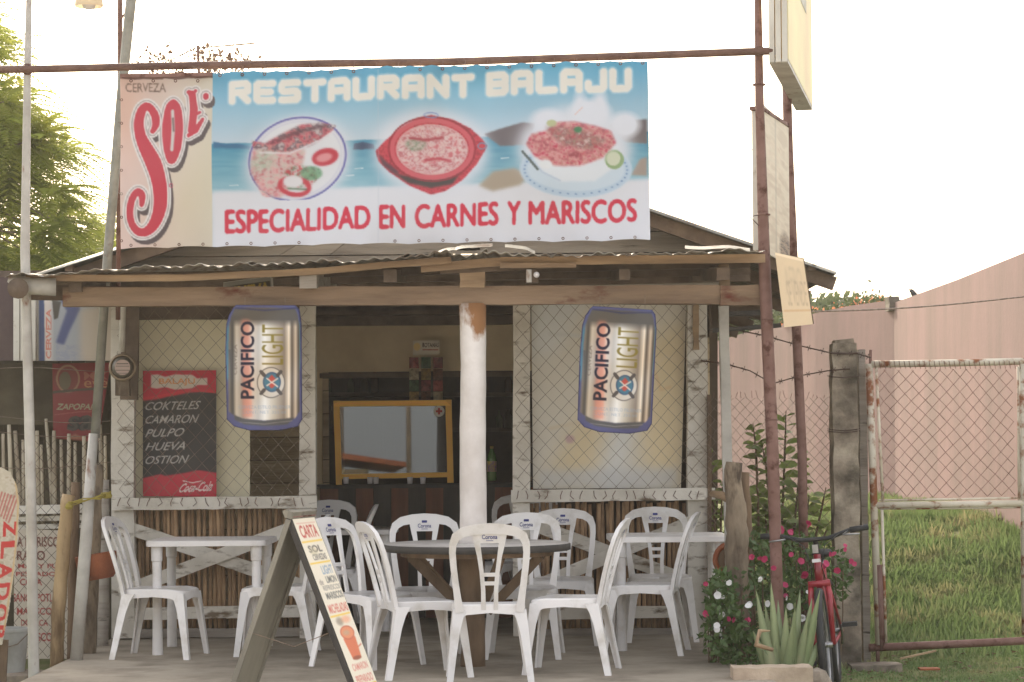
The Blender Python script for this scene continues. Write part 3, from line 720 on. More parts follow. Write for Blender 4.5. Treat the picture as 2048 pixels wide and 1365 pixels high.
# corrugated sheets: front edge profile from the photograph
prof = [(8, 552), (40, 549), (120, 549), (230, 541), (330, 536), (450, 531), (560, 531), (640, 525), (760, 519), (830, 512), (905, 517), (960, 508), (1100, 513), (1200, 512), (1300, 508), (1370, 507), (1440, 504), (1528, 503)]
def edge_y(x): return float(np.interp(x, [p[0] for p in prof], [p[1] for p in prof]))
def canopy_sheet(xa, xb, lift, curl=0, back=16.1, front=13.78, per=.075, amp=.010, seed=0, tilt=0):
    Xa, Xb = P(xa, 530, front).x, P(xb, 530, front).x
    nx = int((Xb-Xa)/per*8); nys = 8; vv = []; rr = random.Random(seed)
    ph = rr.uniform(0, 6)
    for lay in (0, -.003):
        for i in range(nx+1):
            u = i/nx; X = Xa+(Xb-Xa)*u; px = xa+(xb-xa)*u; zf = P(px, edge_y(px), front).z
            for k in range(nys+1):
                t = k/nys; Y = front+(back-front)*t
                z = zf+t*.155+.0*t
                fr_ = max(0, 1-t*3)
                z += lift+tilt*(u-.5)+amp*math.sin(2*math.pi*(X-Xa)/per+ph)+curl*fr_*fr_*(.5+.5*math.sin(u*9+ph))*.6+fr_*.008*math.sin(X*23+ph)+lay
                vv.append((X*(1+.03*t), Y+.01*math.sin(X*31+ph)*fr_, z))
    m1 = nys+1; off = (nx+1)*m1; ff = []
    for i in range(nx):
        for k in range(nys):
            a = i*m1+k; ff += [(a, a+m1, a+m1+1, a+1), (off+a, off+a+1, off+a+m1+1, off+a+m1)]
    for i in range(nx):
        a = i*m1; ff.append((a, off+a, off+a+m1, a+m1))
    b = MB(); b.add(vv, ff); return b
spans = [(8, 150), (135, 330), (315, 505), (490, 660), (645, 830), (800, 975), (950, 1110), (1095, 1270), (1255, 1400), (1385, 1530)]
for i, (a, c) in enumerate(spans):
    part('corrugated_sheet', canopy_sheet(a, c, .006*(i % 2), curl=[.0, .01, .02, .015, .01, .05, .03, .01, .015, .01][i], amp=[.004, .005, .007, .008, .006, .008, .008, .007, .006, .004][i], seed=i), m_zinc, pc, smooth=True)
# loose crumpled pieces of sheet lying over the middle
for i, (xa, xb, yc, hh, sk) in enumerate(((866, 960, 508, 16, -14), (905, 985, 500, 12, -10), (1010, 1070, 503, 13, 12), (1370, 1500, 500, 10, 4))):
    nx, ny = 24, 6; vv = []
    for k in range(ny+1):
        for j in range(nx+1):
            u, v = j/nx, k/ny; p = P(xa+(xb-xa)*u, yc+sk*(u-.5)-hh*math.sin(math.pi*min(1, u*1.1))*(.5 if i < 3 else .2)+v*0, 14.2+v*.5)
            vv.append((p.x, p.y, p.z+.006*math.sin(u*7+i)+.02*v+.010*math.sin(v*4)))
    b = MB(); b.add(vv, [(k*(nx+1)+j, k*(nx+1)+j+1, (k+1)*(nx+1)+j+1, (k+1)*(nx+1)+j) for k in range(ny) for j in range(nx)])
    part('crumpled_sheet', b, m_zinc_dark, pc, smooth=True)
# gutter pipe stub at the left end
part('pipe_stub', MB().tube([P(18, 556, 13.9), P(60, 573, 13.92), P(112, 574, 13.95)], [.028, .05, .055], 12), m_whitepole, pc, smooth=True)
part('pipe_stub', MB().tube([P(36, 577, 13.8), P(36, 576, 14.2)], .062, 14), m_dark_wood, pc, smooth=True)
# lamp socket under the porch
ls = thing('porch_bulb', 'small white bulb in a grey box above the porch beam near the white pillar', 'light bulb', P(1068, 553, 13.95))
part('bulb', MB().lathe([(0, -.02), (.014, -.015), (.018, 0), (.012, .016), (0, .02)], P(1073, 550, 13.88), 12, rot=Matrix.Rotation(R(90), 3, 'X')), m_bikewhite, ls, smooth=True)
part('socket_box', MB().box(P(1058, 553, 13.95), (.03, .06, .075)), m_whitepole, ls)

# ================================================================== SIGN POLES
sf = thing('pipe_gantry', 'tall rusty steel pipe gantry, long top rail and uprights, carrying the banner', 'gantry', P(62, 1420, 14.0))
def pipe(pts_, r, mat=m_pipe, name='upright_pipe', par=sf, label=None, seg=10):
    return part(name, MB().tube(pts_, r, seg), mat, par, smooth=True, label=label)
pipe([P(59, -170, 14), P(58, 0, 14), P(55, 140, 14), P(50, 500, 14), P(60, 900, 14), P(68, 1365, 14), P(70, 1400, 14)], [.018, .018, .022, .028, .031, .033, .033], m_whitepole, label='whitish left upright')
pipe([P(-120, 140, 13.96), P(60, 139, 13.96), P(400, 131, 13.96), P(900, 124, 13.96), P(1300, 111, 13.96), P(1556, 102, 13.96)], .023, m_pipe, 'top_rail')
for x, y in ((55, 139), (1518, 103)):
    part('rail_collar', MB().torus(P(x, y, 13.98), .03, .006, 'Y', 14, 6), m_rust, sf)
pipe([P(1512, -160, 14.05), P(1516, 0, 14.05), P(1519, 205, 14.05), P(1530, 560, 14.05), P(1545, 900, 14.05), P(1556, 1240, 14.05), P(1558, 1420, 14.05)], [.022, .022, .027, .037, .037, .037, .037], m_rust, label='brown painted right upright')
pipe([P(1570, 60, 15.4), P(1577, 300, 15.4), P(1592, 640, 15.4), P(1604, 900, 15.4), P(1611, 1330, 15.4)], .031, m_rust, label='rear brown upright behind the hanging signs')
for y in (170, 430, 640, 840):
    part('pipe_joint', MB().torus(P(1518+(y-170)*.036, y, 14.05), .036, .005, 'Z', 14, 6), m_rust, sf)
pipe([P(1518, 430, 14.04), P(1500, 434, 14.0), P(1518, 452, 14.0)], .003, m_wire_dk, 'tie_wire')
# leaning grey pole carrying on to the white pipe
lp = thing('leaning_grey_pole', 'leaning grey pole left of the banner, spliced to a white pipe at its foot', 'pole', P(150, 1330, 14.8))
part('pole', MB().tube([P(276, -160, 15), P(262, 0, 15), P(242, 200, 15), P(214, 530, 15), P(190, 876, 14.95)], [.034, .034, .032, .03, .03], 10), m_galv, lp, smooth=True)
part('white_pipe', MB().tube([P(187, 868, 14.9), P(172, 1080, 14.85), P(152, 1328, 14.8)], [.03, .04, .04], 12, jit=.02), m_whitepole, lp, smooth=True)
rp = thing('thin_rusty_pole', 'thin rusty pole standing just left of the leaning grey pole at the top', 'pole', P(236, 640, 15.1))
part('pole', MB().tube([P(234, -120, 15.1), P(240, 0, 15.1), P(240, 150, 15.1), P(236, 640, 15.1)], .016, 8), m_rust, rp, smooth=True)
part('clamp', MB().tube([P(240, 40, 15.08), P(258, 18, 15.05)], .008, 6), m_rust, rp)

# ================================================================== BANNER
BC = ((240, 150), (1296, 119), (1300, 481), (240, 498))
cv = Canvas(232, 112, 1306, 504, 1.0, (222, 224, 232))
X, Y_ = cv.X, cv.Y
SL = -.0294
yy = Y_-SL*(X-425)                     # level coordinate from x = 425
rest = (X >= 425).astype(float)
# sky gradient
t = np.clip((yy-148)/150, 0, 1)
skyc = np.stack([96+t*105, 172+t*42, 206+t*20], -1)+ (vnoise(X, yy*4, 160, 3)-.5)[..., None]*14
cv.A = np.where((rest > 0)[..., None], skyc, cv.A)
sea = np.clip((yy-288)/3, 0, 1)*np.clip((392-yy)/10, 0, 1)*rest
tt = np.clip((yy-288)/100, 0, 1); wv = vnoise(X, Y_, 40, 5)*.5+vnoise(X, Y_*7, 30, 6)*.5
seac = np.stack([50+tt*85+wv*30, 130+tt*52+wv*22, 166+tt*36+wv*14], -1); m = sea[..., None]; cv.A = cv.A*(1-m)+seac*m
sandm = cv.blur((yy > 384).astype(float)*rest, 4); cv.blend(sandm, (224, 226, 234))
cv.poly([(428, 298), (428, 285), (452, 290), (478, 289), (500, 294), (520, 300)], (60, 112, 150), 1.2)
cv.poly([(706, 300), (708, 288), (725, 285), (748, 289), (750, 299)], (56, 74, 104), 1)
cv.poly([(968, 268), (1000, 258), (1045, 246), (1070, 248), (1060, 292), (1000, 293)], (112, 104, 108), 1.5)
cv.poly([(1215, 252), (1240, 242), (1294, 239), (1294, 288), (1250, 284)], (112, 104, 106), 1.5)
cv.poly([(958, 372), (985, 344), (1030, 338), (1060, 352), (1040, 372), (985, 384)], (172, 158, 140), 3)
cv.poly([(1262, 350), (1280, 318), (1294, 314), (1294, 352)], (164, 150, 140), 2)
for x, y in ((700, 352), (718, 338), (468, 372), (1010, 318)): cv.stroke([(x-8, y), (x+8, y-1)], 2, (210, 226, 232))
# halos
for q in ((597, 322, 122, 98, -20), (862, 303, 128, 96, 0), (1150, 300, 128, 98, 0)):
    cv.blend(cv.blur(cv.mell(q[0], q[1], q[2]-12, q[3]-12, q[4]), 12), (224, 228, 238))
for q in ((1180, 225, 40, 26), (1160, 215, 12, 30), (1200, 214, 14, 32), (1095, 240, 30, 20), (1250, 250, 30, 25)): cv.ell(*q, (226, 230, 240), soft=14)
# plate 1: fish
cv.ell(595, 318, 101, 84, (226, 228, 234), ang=-18, soft=3)
cv.ring(595, 318, 100, 83, 4, (96, 96, 170), ang=-18, soft=2, a=.9)
cv.ring(595, 318, 90, 74, 1.5, (150, 150, 200), ang=-18, soft=2, a=.4)
cv.speckle(cv.blur(cv.mpoly([(506, 300), (560, 292), (610, 300), (600, 350), (560, 395), (525, 392), (500, 345)]), 2), 13, [(214, 130, 136), (226, 170, 168), (206, 196, 186), (196, 92, 104)], 4, .9)
cv.speckle(cv.blur(cv.mpoly([(500, 330), (520, 300), (560, 285), (545, 330), (512, 350)]), 4), 9, [(150, 190, 160), (200, 214, 200)], 7, .6)
cv.speckle(cv.blur(cv.mpoly([(505, 282), (530, 288), (560, 270), (600, 250), (640, 245), (672, 252), (655, 272), (620, 292), (570, 304), (530, 300), (506, 298)]), 1.2), 16, [(130, 70, 84), (188, 70, 88), (214, 140, 140), (96, 76, 90), (206, 190, 190)], 11)
cv.stroke([(560, 278), (600, 262), (650, 252)], 7, (96, 66, 76), 5, a=.7)
cv.stroke([(520, 306), (580, 306), (640, 280), (668, 262)], 3, (232, 232, 238), 2)
for q in ((650, 314, 27, 17, -12), ):
    cv.ell(q[0], q[1], q[2], q[3], (196, 52, 72), ang=q[4], soft=2); cv.ell(q[0]-2, q[1]+1, q[2]*.62, q[3]*.5, (226, 150, 156), ang=q[4], soft=3)
cv.speckle(cv.mell(600, 352, 34, 22, 0, 3)*1., 10, [(196, 50, 66), (90, 140, 106), (226, 224, 226), (200, 70, 80)], 13, .95)
cv.speckle(cv.mell(622, 346, 22, 14, 0, 3)*1., 7, [(70, 120, 90), (120, 170, 130)], 17, .9)
cv.ring(588, 372, 34, 21, 9, (200, 54, 72), ang=8, soft=2); cv.ell(585, 362, 20, 12, (228, 226, 230), soft=2)
cv.stroke([(575, 376), (612, 378)], 3, (80, 110, 80), 2)
cv.blend(((yy > 404) & (X > 500) & (X < 690)).astype(float), (224, 226, 234))
# dish 2: stone bowl of soup
outl = [(752, 303), (768, 285), (800, 258), (836, 236), (862, 230), (905, 238), (940, 256), (962, 276), (974, 292), (968, 304), (952, 330), (925, 360), (890, 382), (862, 389), (820, 372), (780, 345), (757, 322)]
cv.poly(outl, (196, 56, 72), 1.2); cv.speckle(cv.blur(cv.mpoly(outl), 1), 14, [(150, 50, 64), (204, 66, 84), (214, 84, 96), (170, 54, 66)], 21, .6)
cv.poly([(765, 330), (800, 350), (850, 358), (910, 352), (925, 340), (905, 368), (862, 376), (815, 366)], (70, 62, 62), 2)
cv.poly([(756, 308), (775, 326), (800, 345), (790, 348), (765, 330)], (96, 60, 74), 2)
cv.ring(864, 298, 84, 62, 9, (210, 92, 104), soft=2); cv.ring(864, 298, 88, 66, 3, (150, 44, 58), soft=2)
cv.ell(864, 299, 72, 51, (222, 178, 176), soft=2)
cv.speckle(cv.mell(864, 299, 69, 48, 0, 3), 12, [(206, 96, 108), (226, 190, 186), (232, 222, 220), (180, 70, 84), (226, 200, 196)], 23, .85)
cv.speckle(cv.mell(832, 290, 22, 12, 0, 4), 6, [(110, 140, 110), (200, 190, 180)], 29, .8)
cv.stroke([(820, 276), (850, 280), (885, 274)], 5, (170, 56, 70), 3); cv.stroke([(850, 320), (880, 316), (900, 322)], 5, (190, 60, 76), 3)
cv.ring(862, 230, 15, 6, 2, (130, 150, 200), soft=1.5); cv.ring(964, 292, 9, 7, 2, (110, 150, 180), soft=1.5)
# dish 3: bowl of shrimp
cv.ell(1152, 340, 112, 56, (206, 222, 236), soft=3); cv.ring(1152, 340, 110, 54, 12, (176, 202, 226), soft=3, a=.6)
for a_ in range(0, 360, 9):
    cv.ell(1152+103*math.cos(R(a_)), 340+48*math.sin(R(a_)), 2.4, 1.6, (110, 140, 186), soft=1, a=.7)
cv.poly([(1058, 300), (1240, 290), (1228, 335), (1190, 362), (1120, 364), (1080, 340)], (228, 234, 242), 2)
cv.stroke([(1064, 322), (1085, 346), (1120, 362)], 3, (190, 206, 226), 3)
heap = [(1052, 290), (1062, 270), (1095, 262), (1110, 246), (1150, 244), (1190, 252), (1222, 262), (1232, 286), (1205, 316), (1160, 332), (1110, 333), (1070, 316)]
cv.speckle(cv.blur(cv.mpoly(heap), 1.5), 12, [(160, 80, 88), (206, 90, 104), (196, 130, 124), (226, 170, 166), (196, 60, 84)], 31)
cv.speckle(cv.blur(cv.mpoly([(1090, 255), (1160, 258), (1215, 280), (1180, 300), (1120, 290)]), 3), 8, [(120, 140, 110), (200, 110, 110), (90, 84, 76), (224, 214, 206)], 37, .65)
cv.ell(1103, 248, 10, 7, (190, 196, 150), soft=2); cv.ell(1156, 260, 8, 6, (70, 130, 90), soft=2)
cv.ell(1229, 319, 19, 19, (150, 176, 130), soft=2); cv.ell(1227, 317, 14, 14, (214, 220, 196), soft=2)
cv.stroke([(1045, 305), (1060, 322), (1075, 340)], 5, (96, 110, 110), 2)
cv.ell(1092, 330, 12, 9, (232, 236, 240), soft=2); cv.stroke([(1150, 230), (1165, 215)], 2, (230, 200, 196), 1.5)
# RESTAURANT BALAJU in square rounded letters
GL = {'R': [[(0, 1), (0, 0), (.85, 0), (.95, .1), (.95, .45), (.8, .5), (0, .5)], [(.45, .5), (.95, 1)]], 'E': [[(.95, 0), (.1, 0), (0, .1), (0, .9), (.1, 1), (.95, 1)], [(0, .5), (.8, .5)]],
      'S': [[(.95, 0), (.1, 0), (0, .15), (0, .4), (.1, .5), (.85, .5), (.95, .6), (.95, .9), (.85, 1), (0, 1)]], 'T': [[(0, 0), (1, 0)], [(.5, 0), (.5, 1)]],
      'A': [[(0, 1), (0, .12), (.12, 0), (.85, 0), (.97, .12), (.97, 1)], [(0, .58), (.97, .58)]], 'U': [[(0, 0), (0, .88), (.12, 1), (.85, 1), (.97, .88), (.97, 0)]],
      'N': [[(0, 1), (0, 0), (.97, 1), (.97, 0)]], 'B': [[(0, 0), (0, 1), (.85, 1), (.97, .88), (.97, .6), (.87, .5), (.97, .4), (.97, .12), (.85, 0), (0, 0)], [(0, .5), (.87, .5)]],
      'L': [[(0, 0), (0, .9), (.1, 1), (.95, 1)]], 'J': [[(.97, 0), (.97, .88), (.85, 1), (.12, 1), (0, .88), (0, .65)]]}
def blocktext(word, x0, x1, y0, h, wd, sl):
    n = len(word); pit = (x1-x0)/n
    ms = []
    for i, ch in enumerate(word):
        for st in GL[ch]:
            ms.append([(x0+pit*i+px_*(pit-wd-3)+wd/2, y0+py_*h+sl*(pit*i+px_*pit)) for px_, py_ in st])
    tot = np.zeros(cv.X.shape); glow = np.zeros(cv.X.shape)
    for st in ms:
        tot = np.maximum(tot, cv.mstroke(st, wd, 1.5)); glow = np.maximum(glow, cv.mstroke(st, wd+5, 5))
    cv.blend(glow*.75, (206, 226, 236)); cv.blend(tot, (234, 231, 222))
blocktext('RESTAURANT', 458, 952, 170, 34, 13.8, -.034)
blocktext('BALAJU', 972, 1268, 150, 35, 14.2, -.030)
# red lettering
RED = (212, 50, 76)
def word(s_, xa, xb, h0=50, bold=.022):
    def top(x): return 419+(x-448)*(-.0285)
    m_ = cv.blur(cv.mtext(s_, ((xa+2, top(xa)+2), (xb-2, top(xb)+2), (xb-2, top(xb)+h0-2), (xa+2, top(xa)+h0-1)), 0), 2.2); cv.blend(np.clip((m_-.13)/.25, 0, 1), RED)
word('ESPECIALIDAD', 449, 742); word('EN', 758, 811); word('CARNES', 829, 998); word('Y', 1013, 1043); word('MARISCOS', 1056, 1275)
# seam
cv.stroke([(757, 138), (757, 488)], 2, (190, 200, 214), 2, a=.35)
# left panel
lm = (X < 425).astype(float)
base = np.stack([226-12*np.clip((X-240)/185, 0, 1), 200+6*np.clip((X-300)/120, 0, 1), 192-2*np.clip((X-240)/185, 0, 1)], -1)+(vnoise(X, Y_, 60, 41)-.5)[..., None]*np.array([8, 12, 14])
m = lm[..., None]; cv.A = cv.A*(1-m)+base*m
cv.blend(cv.mell(375, 400, 50, 120, 20, 90)*lm*.35, (216, 206, 170)); cv.blend(cv.mell(250, 230, 30, 90, 0, 40)*lm*.35, (226, 170, 140))
cv.blend(((Y_ < 157+SL*.2*(X-240)) & (X < 425)).astype(float)*.9, (98, 66, 56))
Sx = [(304, 262, 10), (310, 250, 14), (309, 232, 16), (300, 216, 15), (290, 212, 16), (281, 222, 18), (276, 245, 20), (280, 272, 22), (292, 298, 28), (306, 325, 32), (316, 355, 30), (321, 388, 28), (319, 420, 26), (308, 448, 22), (292, 464, 18), (276, 464, 16), (263, 448, 14), (259, 424, 14), (264, 398, 14), (275, 384, 14), (284, 392, 14), (283, 410, 9)]
Ox = [(345, 206, 17), (352, 218, 19), (356, 250, 20), (354, 290, 20), (347, 318, 16), (341, 318, 16), (335, 290, 19), (333, 250, 19), (338, 216, 18), (345, 206, 17)]
Lx = [[(377, 184, 9), (384, 188, 14), (388, 220, 16), (384, 262, 15)], [(378, 272, 8), (392, 262, 12), (406, 240, 7)], [(379, 190, 5), (391, 182, 7)], [(386, 232, 5), (400, 226, 6)]]
Dx = [[(412, 192, 11), (412, 195, 11)]]
for g, col_, dx, dy in ((7, (92, 80, 82), 6, 10), (8, (232, 228, 226), 0, 0), (4.5, (150, 136, 136), 0, 0), (3, (236, 230, 228), 0, 0), (0, (200, 58, 78), 0, 0)):
    for st in [cv.smooth(Sx), cv.smooth(Ox)]+Lx+Dx: cv.stroke(st, 10, col_, 1.5, dx, dy, g)
cv.stroke([(344, 222), (346, 260), (344, 300)], 7, (214, 206, 202), 2); cv.stroke([(345, 236), (347, 262)], 4, (130, 110, 108), 1.5)
cv.ring(343, 372, 4, 5, 1.5, (196, 80, 110))
cv.text('CERVEZA', (250, 165, 330, 183), (120, 98, 88), 0, soft=.5)
dm_ = np.clip(cv.mell(595, 318, 96, 80, -18, 4)+cv.mell(864, 300, 70, 50, 0, 4)+cv.mell(1145, 290, 95, 48, 0, 6), 0, 1)[..., None]
for k_ in range(3): cv.A[..., k_] = cv.blur(cv.A[..., k_], .7)
b2_ = np.stack([cv.blur(cv.A[..., k_], 2.0) for k_ in range(3)], -1); cv.A = cv.A*(1-dm_*.6)+b2_*dm_*.6
bn = thing('restaurant_banner', 'wide banner reading RESTAURANT BALAJU with three dishes and a red beer logo', 'banner', P(770, 495, 13.9))
def fb(px, py, s, t):
    sag = .010*np.sin(s*math.pi*9)*(np.exp(-t*9))*2
    a = Parr(px, py+2.5*np.abs(np.sin(s*math.pi*23.7))*np.exp(-t*30)-3*np.abs(np.sin(s*math.pi*11))*np.exp(-(1-t)*14), 13.9)
    a[..., 1] += .022*np.sin(s*21+t*2)+.014*np.sin(t*7+s*9)+.012*np.sin(s*72+t*3)*(np.exp(-t*5)+.6*np.exp(-(1-t)*6))
    return a
part('printed_sheet', sheet_mesh('printed_sheet', cv, fb, 800, 270, BC, k=.82), m_print, bn)
part('back_sheet', sheet_mesh('back_sheet', cv, lambda a, b, s, t: fb(a, b, s, t)+np.array([0, .006, 0]), 60, 20, BC, k=.9), m_white_paint, bn)
b = MB()
for i in range(24):
    x = 262+i*44.5; b.torus(P(x, 157-(x-240)*.0294 if x > 425 else 162, 13.875), .008, .003, 'Y', 8, 5); b.tube([P(x, 150-(x-240)*.029, 13.88), P(x+2, 138-(x-240)*.024, 13.93)], .0018, 4)
for i in range(22): b.torus(P(262+i*48, 491-i*48*.016, 13.875), .007, .0025, 'Y', 8, 5)
for i in range(7): b.torus(P(243, 200+i*47, 13.875), .007, .0025, 'Y', 8, 5); b.tube([P(242, 200+i*47, 13.875), P(236, 198+i*47, 13.9)], .0018, 4)
part('eyelets_and_ties', b, m_pipe, bn, kind='stuff')
part('top_batten', MB().beam(P(240, 152, 13.86), P(424, 149, 13.86), M(7, 13.9), .012), m_rust, bn)
w1 = solo('banner_guy_wire', MB().tube([P(1290, 296, 13.9), P(1505, 300, 14.0)], .0015, 4), m_wire, 'thin wire stretched from the banner edge to the brown pole', 'wire', tuple(P(1400, 298, 13.95)))

# ================================================================== CAN SIGNS
cvn = Canvas(446, 606, 608, 864, 1.5, (76, 78, 132))
can = [(468, 618), (474, 612), (590, 613), (597, 622), (601, 650), (602, 838), (594, 852), (560, 860), (500, 860), (470, 852), (456, 838), (453, 700), (455, 650), (460, 632)]
body = [(459, 650), (464, 632), (472, 616), (590, 617), (596, 630), (600, 652), (600, 824), (590, 838), (530, 842), (478, 838), (458, 824), (457, 700)]
cvn.poly([(453, 660), (462, 640), (462, 760), (452, 760)], (60, 130, 160), 3); cvn.poly([(594, 640), (603, 650), (603, 740), (594, 740)], (70, 150, 170), 3)
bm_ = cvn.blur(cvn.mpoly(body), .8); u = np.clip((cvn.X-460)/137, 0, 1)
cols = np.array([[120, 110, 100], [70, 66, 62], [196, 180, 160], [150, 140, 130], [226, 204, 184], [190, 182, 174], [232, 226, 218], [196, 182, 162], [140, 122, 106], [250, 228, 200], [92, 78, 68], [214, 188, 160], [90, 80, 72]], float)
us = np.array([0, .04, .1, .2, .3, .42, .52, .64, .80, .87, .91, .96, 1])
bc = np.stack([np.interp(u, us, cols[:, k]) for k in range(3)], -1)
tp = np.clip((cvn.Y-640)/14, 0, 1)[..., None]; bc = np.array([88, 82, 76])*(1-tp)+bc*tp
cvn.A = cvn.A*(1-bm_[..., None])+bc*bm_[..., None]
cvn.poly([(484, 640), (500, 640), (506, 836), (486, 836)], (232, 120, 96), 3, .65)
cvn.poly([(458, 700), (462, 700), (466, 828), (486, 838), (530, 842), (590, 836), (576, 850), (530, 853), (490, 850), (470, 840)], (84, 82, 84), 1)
cvn.stroke([(480, 845), (530, 849), (585, 842)], 1.6, (130, 126, 122)); cvn.stroke([(472, 617), (530, 622), (592, 617)], 3, (50, 52, 96), 1.5)
def vtext(s_, x0, x1, yb, yt, c, bold, cvx=cvn, a=1):  # reads bottom to top
    cvx.text(s_, ((x0, yb), (x0, yt), (x1, yt), (x1, yb)), c, bold, soft=.4, a=a)
vtext('PACIFICO', 482, 510, 798, 644, (30, 26, 52), .025); vtext('LIGHT', 525, 568, 730, 650, (142, 122, 40), -.0)
vtext('CERVEZA', 468, 475, 750, 690, (110, 96, 88), 0)
cvn.ell(543, 766, 28, 31, (110, 100, 96)); cvn.ell(543, 766, 26, 29, (206, 194, 180)); cvn.ell(545, 765, 18, 20, (60, 92, 130)); cvn.ell(545, 765, 15, 17, (60, 120, 150))
for a_ in (45, 135, 225, 315):
    ca_, sa_ = math.cos(R(a_)), math.sin(R(a_)); cvn.stroke([(543+19*ca_, 766+21*sa_), (543+28*ca_, 766+31*sa_)], 7, (84, 76, 76))
cvn.poly([(545, 750), (552, 758), (547, 764), (553, 770), (545, 778), (538, 772), (543, 765), (537, 758)], (206, 70, 60), .8)
cvn.stroke([(535, 772), (556, 758)], 2.5, (220, 200, 190)); cvn.stroke([(535, 758), (556, 774)], 2.5, (220, 200, 190))
vv_ = cvn.X*0
cvn.text('CERVEZA ESTILO PILSENER', (478, 812, 582, 818), (130, 150, 180), 0, a=.7); cvn.text('CONT. NET. 355 ml', (486, 822, 572, 828), (130, 150, 180), 0, a=.7)
def can_sign(label, cx, cy, ang, name='can_sign'):
    o = thing(name, label, 'beer sign', P(cx, cy, 14.0), 0, 'can shaped beer signs under the porch beam', rot=(0, R(ang), 0))
    return o
def fcan(px, py, s, t):
    a = Parr(px, py, 14.0)-np.array(P(528, 736, 14.0)); u_ = (px-528)/75
    a[..., 1] += -.014-.022*(1-u_**2)+.004*np.sin(t*11+u_*3); return a
inside = lambda x, y: cvn.sample(x, y)[..., 0]*0+1
cm_ = Canvas(446, 606, 608, 864, 1.5, (0, 0, 0)); mk = cm_.mpoly(can)
def cull(x, y):
    ix = np.clip(((x-446)*1.5).astype(int), 0, cm_.w-1); iy = np.clip(((y-606)*1.5).astype(int), 0, cm_.h-1); return mk[iy, ix] > .5
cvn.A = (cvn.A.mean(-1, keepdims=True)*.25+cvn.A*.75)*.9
for k_ in range(3): cvn.A[..., k_] = cvn.blur(cvn.A[..., k_], .5)
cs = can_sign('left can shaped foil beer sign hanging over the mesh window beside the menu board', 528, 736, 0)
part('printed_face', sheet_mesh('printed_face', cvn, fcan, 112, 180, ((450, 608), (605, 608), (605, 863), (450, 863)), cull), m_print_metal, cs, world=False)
o3 = P(528, 736, 14.0)
def fcp(a, b_, d): return P(a, b_, 14.0)-o3+Vector((0, d, 0))
part('backing_card', MB().prism([(528+(x-528)*1.03, 736+(y-736)*1.012) for x, y in can], fcp, -.008, .012), m_navy, cs, world=False)
bpy.context.view_layer.update()
c2 = copy_tree(cs); c2.location = P(1234, 741, 14.0); c2.rotation_euler = (0, R(3.2), 0); c2['label'] = 'right can shaped foil beer sign hanging in front of the large beige poster'; c2.scale = (.99, 1, 1.0)
# hangers
for x0, y0 in ((1200, 575), (1290, 575), (490, 580), (570, 580)): part('hanging_wire', MB().tube([P(x0, y0+42, 14.0), P(x0, y0+15, 14.04)], .0015, 4), m_wire, pc)
# partly hidden yellow lettered sign above the beam
ys_ = thing('yellow_letter_sign', 'small grey edged sign with yellow letters, half hidden above the left can sign', 'sign', P(497, 575, 14.45))
cv2 = Canvas(445, 550, 548, 600, 2, (150, 146, 138)); cv2.poly([(452, 574), (540, 562), (544, 600), (452, 600)], (70, 62, 50), .5); cv2.text('NUEVA', ((456, 576), (540, 564), (541, 592), (457, 598)), (196, 164, 60), .04)
part('printed_face', sheet_mesh('printed_face', cv2, lambda a, b_, s, t: Parr(a, b_, 14.42), 60, 30, ((448, 566), (541, 554), (546, 598), (448, 600))), m_print_board, ys_)
part('backing', MB().prism([(447, 565), (536, 553), (546, 557), (548, 600), (446, 601)], lambda a, b_, d: P(a, b_, d), 14.425, 14.44), m_white_paint, ys_)

# ================================================================== PANELS IN THE BAYS
lb = thing('cream_panel', 'plain cream board standing behind the mesh of the left window bay', 'board', P(385, 1000, 16.6))
part('board', MB().beam(P(386, 997, 16.6), P(386, 640, 16.6), M(228, 16.6), .012), m_cream_board, lb)
cvm = Canvas(283, 739, 435, 996, 1.6, (186, 34, 58))
cvm.poly([(283, 812), (300, 800)]+[(300+i*6, 806-12*math.sin(i*.13-.5)-8*math.sin(i*.28)) for i in range(23)]+[(435, 790), (435, 945)]+[(432-i*6, 946-8*math.sin(i*.16)+i*.2) for i in range(26)]+[(283, 930)], (44, 42, 44), 1)
for x in range(283, 436, 1): pass
cvm.poly([(283, 803), (310, 800), (350, 792), (380, 786), (410, 784), (435, 788), (435, 940), (405, 938), (370, 946), (330, 952), (300, 940), (283, 930)], (44, 42, 44), 1.2)
cvm.stroke([(283, 798), (310, 795), (350, 787), (380, 781), (435, 784)], 5, (200, 40, 60), 1)
cvm.poly([(302, 750), (316, 749), (330, 754), (350, 749), (385, 750), (394, 757), (415, 756), (415, 771), (395, 771), (385, 777), (350, 780), (330, 775), (314, 778), (302, 776)], (206, 192, 180), 1)
cvm.text('BALAJU', (318, 757, 390, 772), (206, 128, 70), .02, a=.8)
for i, (s_, x1) in enumerate((('COKTELES', 402), ('CAMARON', 399), ('PULPO', 370), ('HUEVA', 372), ('OSTION', 379))):
    y = 803+i*27.0; cvm.text(s_, ((292, y+2), (x1, y-1), (x1-3, y+16), (288+2, y+18)), (176, 172, 168), .008, .3, soft=.35)
cvm.text('Coca-Cola', ((362, 968), (427, 962), (424, 982), (357, 986)), (222, 200, 196), .02, .5)
cvm.stroke([(360, 984), (380, 978), (420, 982)], 2, (222, 200, 196)); cvm.stroke([(366, 962), (385, 966), (405, 962)], 2, (222, 200, 196))
mn = thing('drinks_menu_board', 'tall red and black menu board with chalk words COKTELES CAMARON PULPO HUEVA OSTION', 'menu board', P(359, 994, 16.5))
part('printed_face', sheet_mesh('printed_face', cvm, lambda a, b_, s, t: Parr(a, b_, 16.5-.0), 150, 250, ((286, 742), (432, 741), (433, 994), (286, 993))), m_print_board, mn)
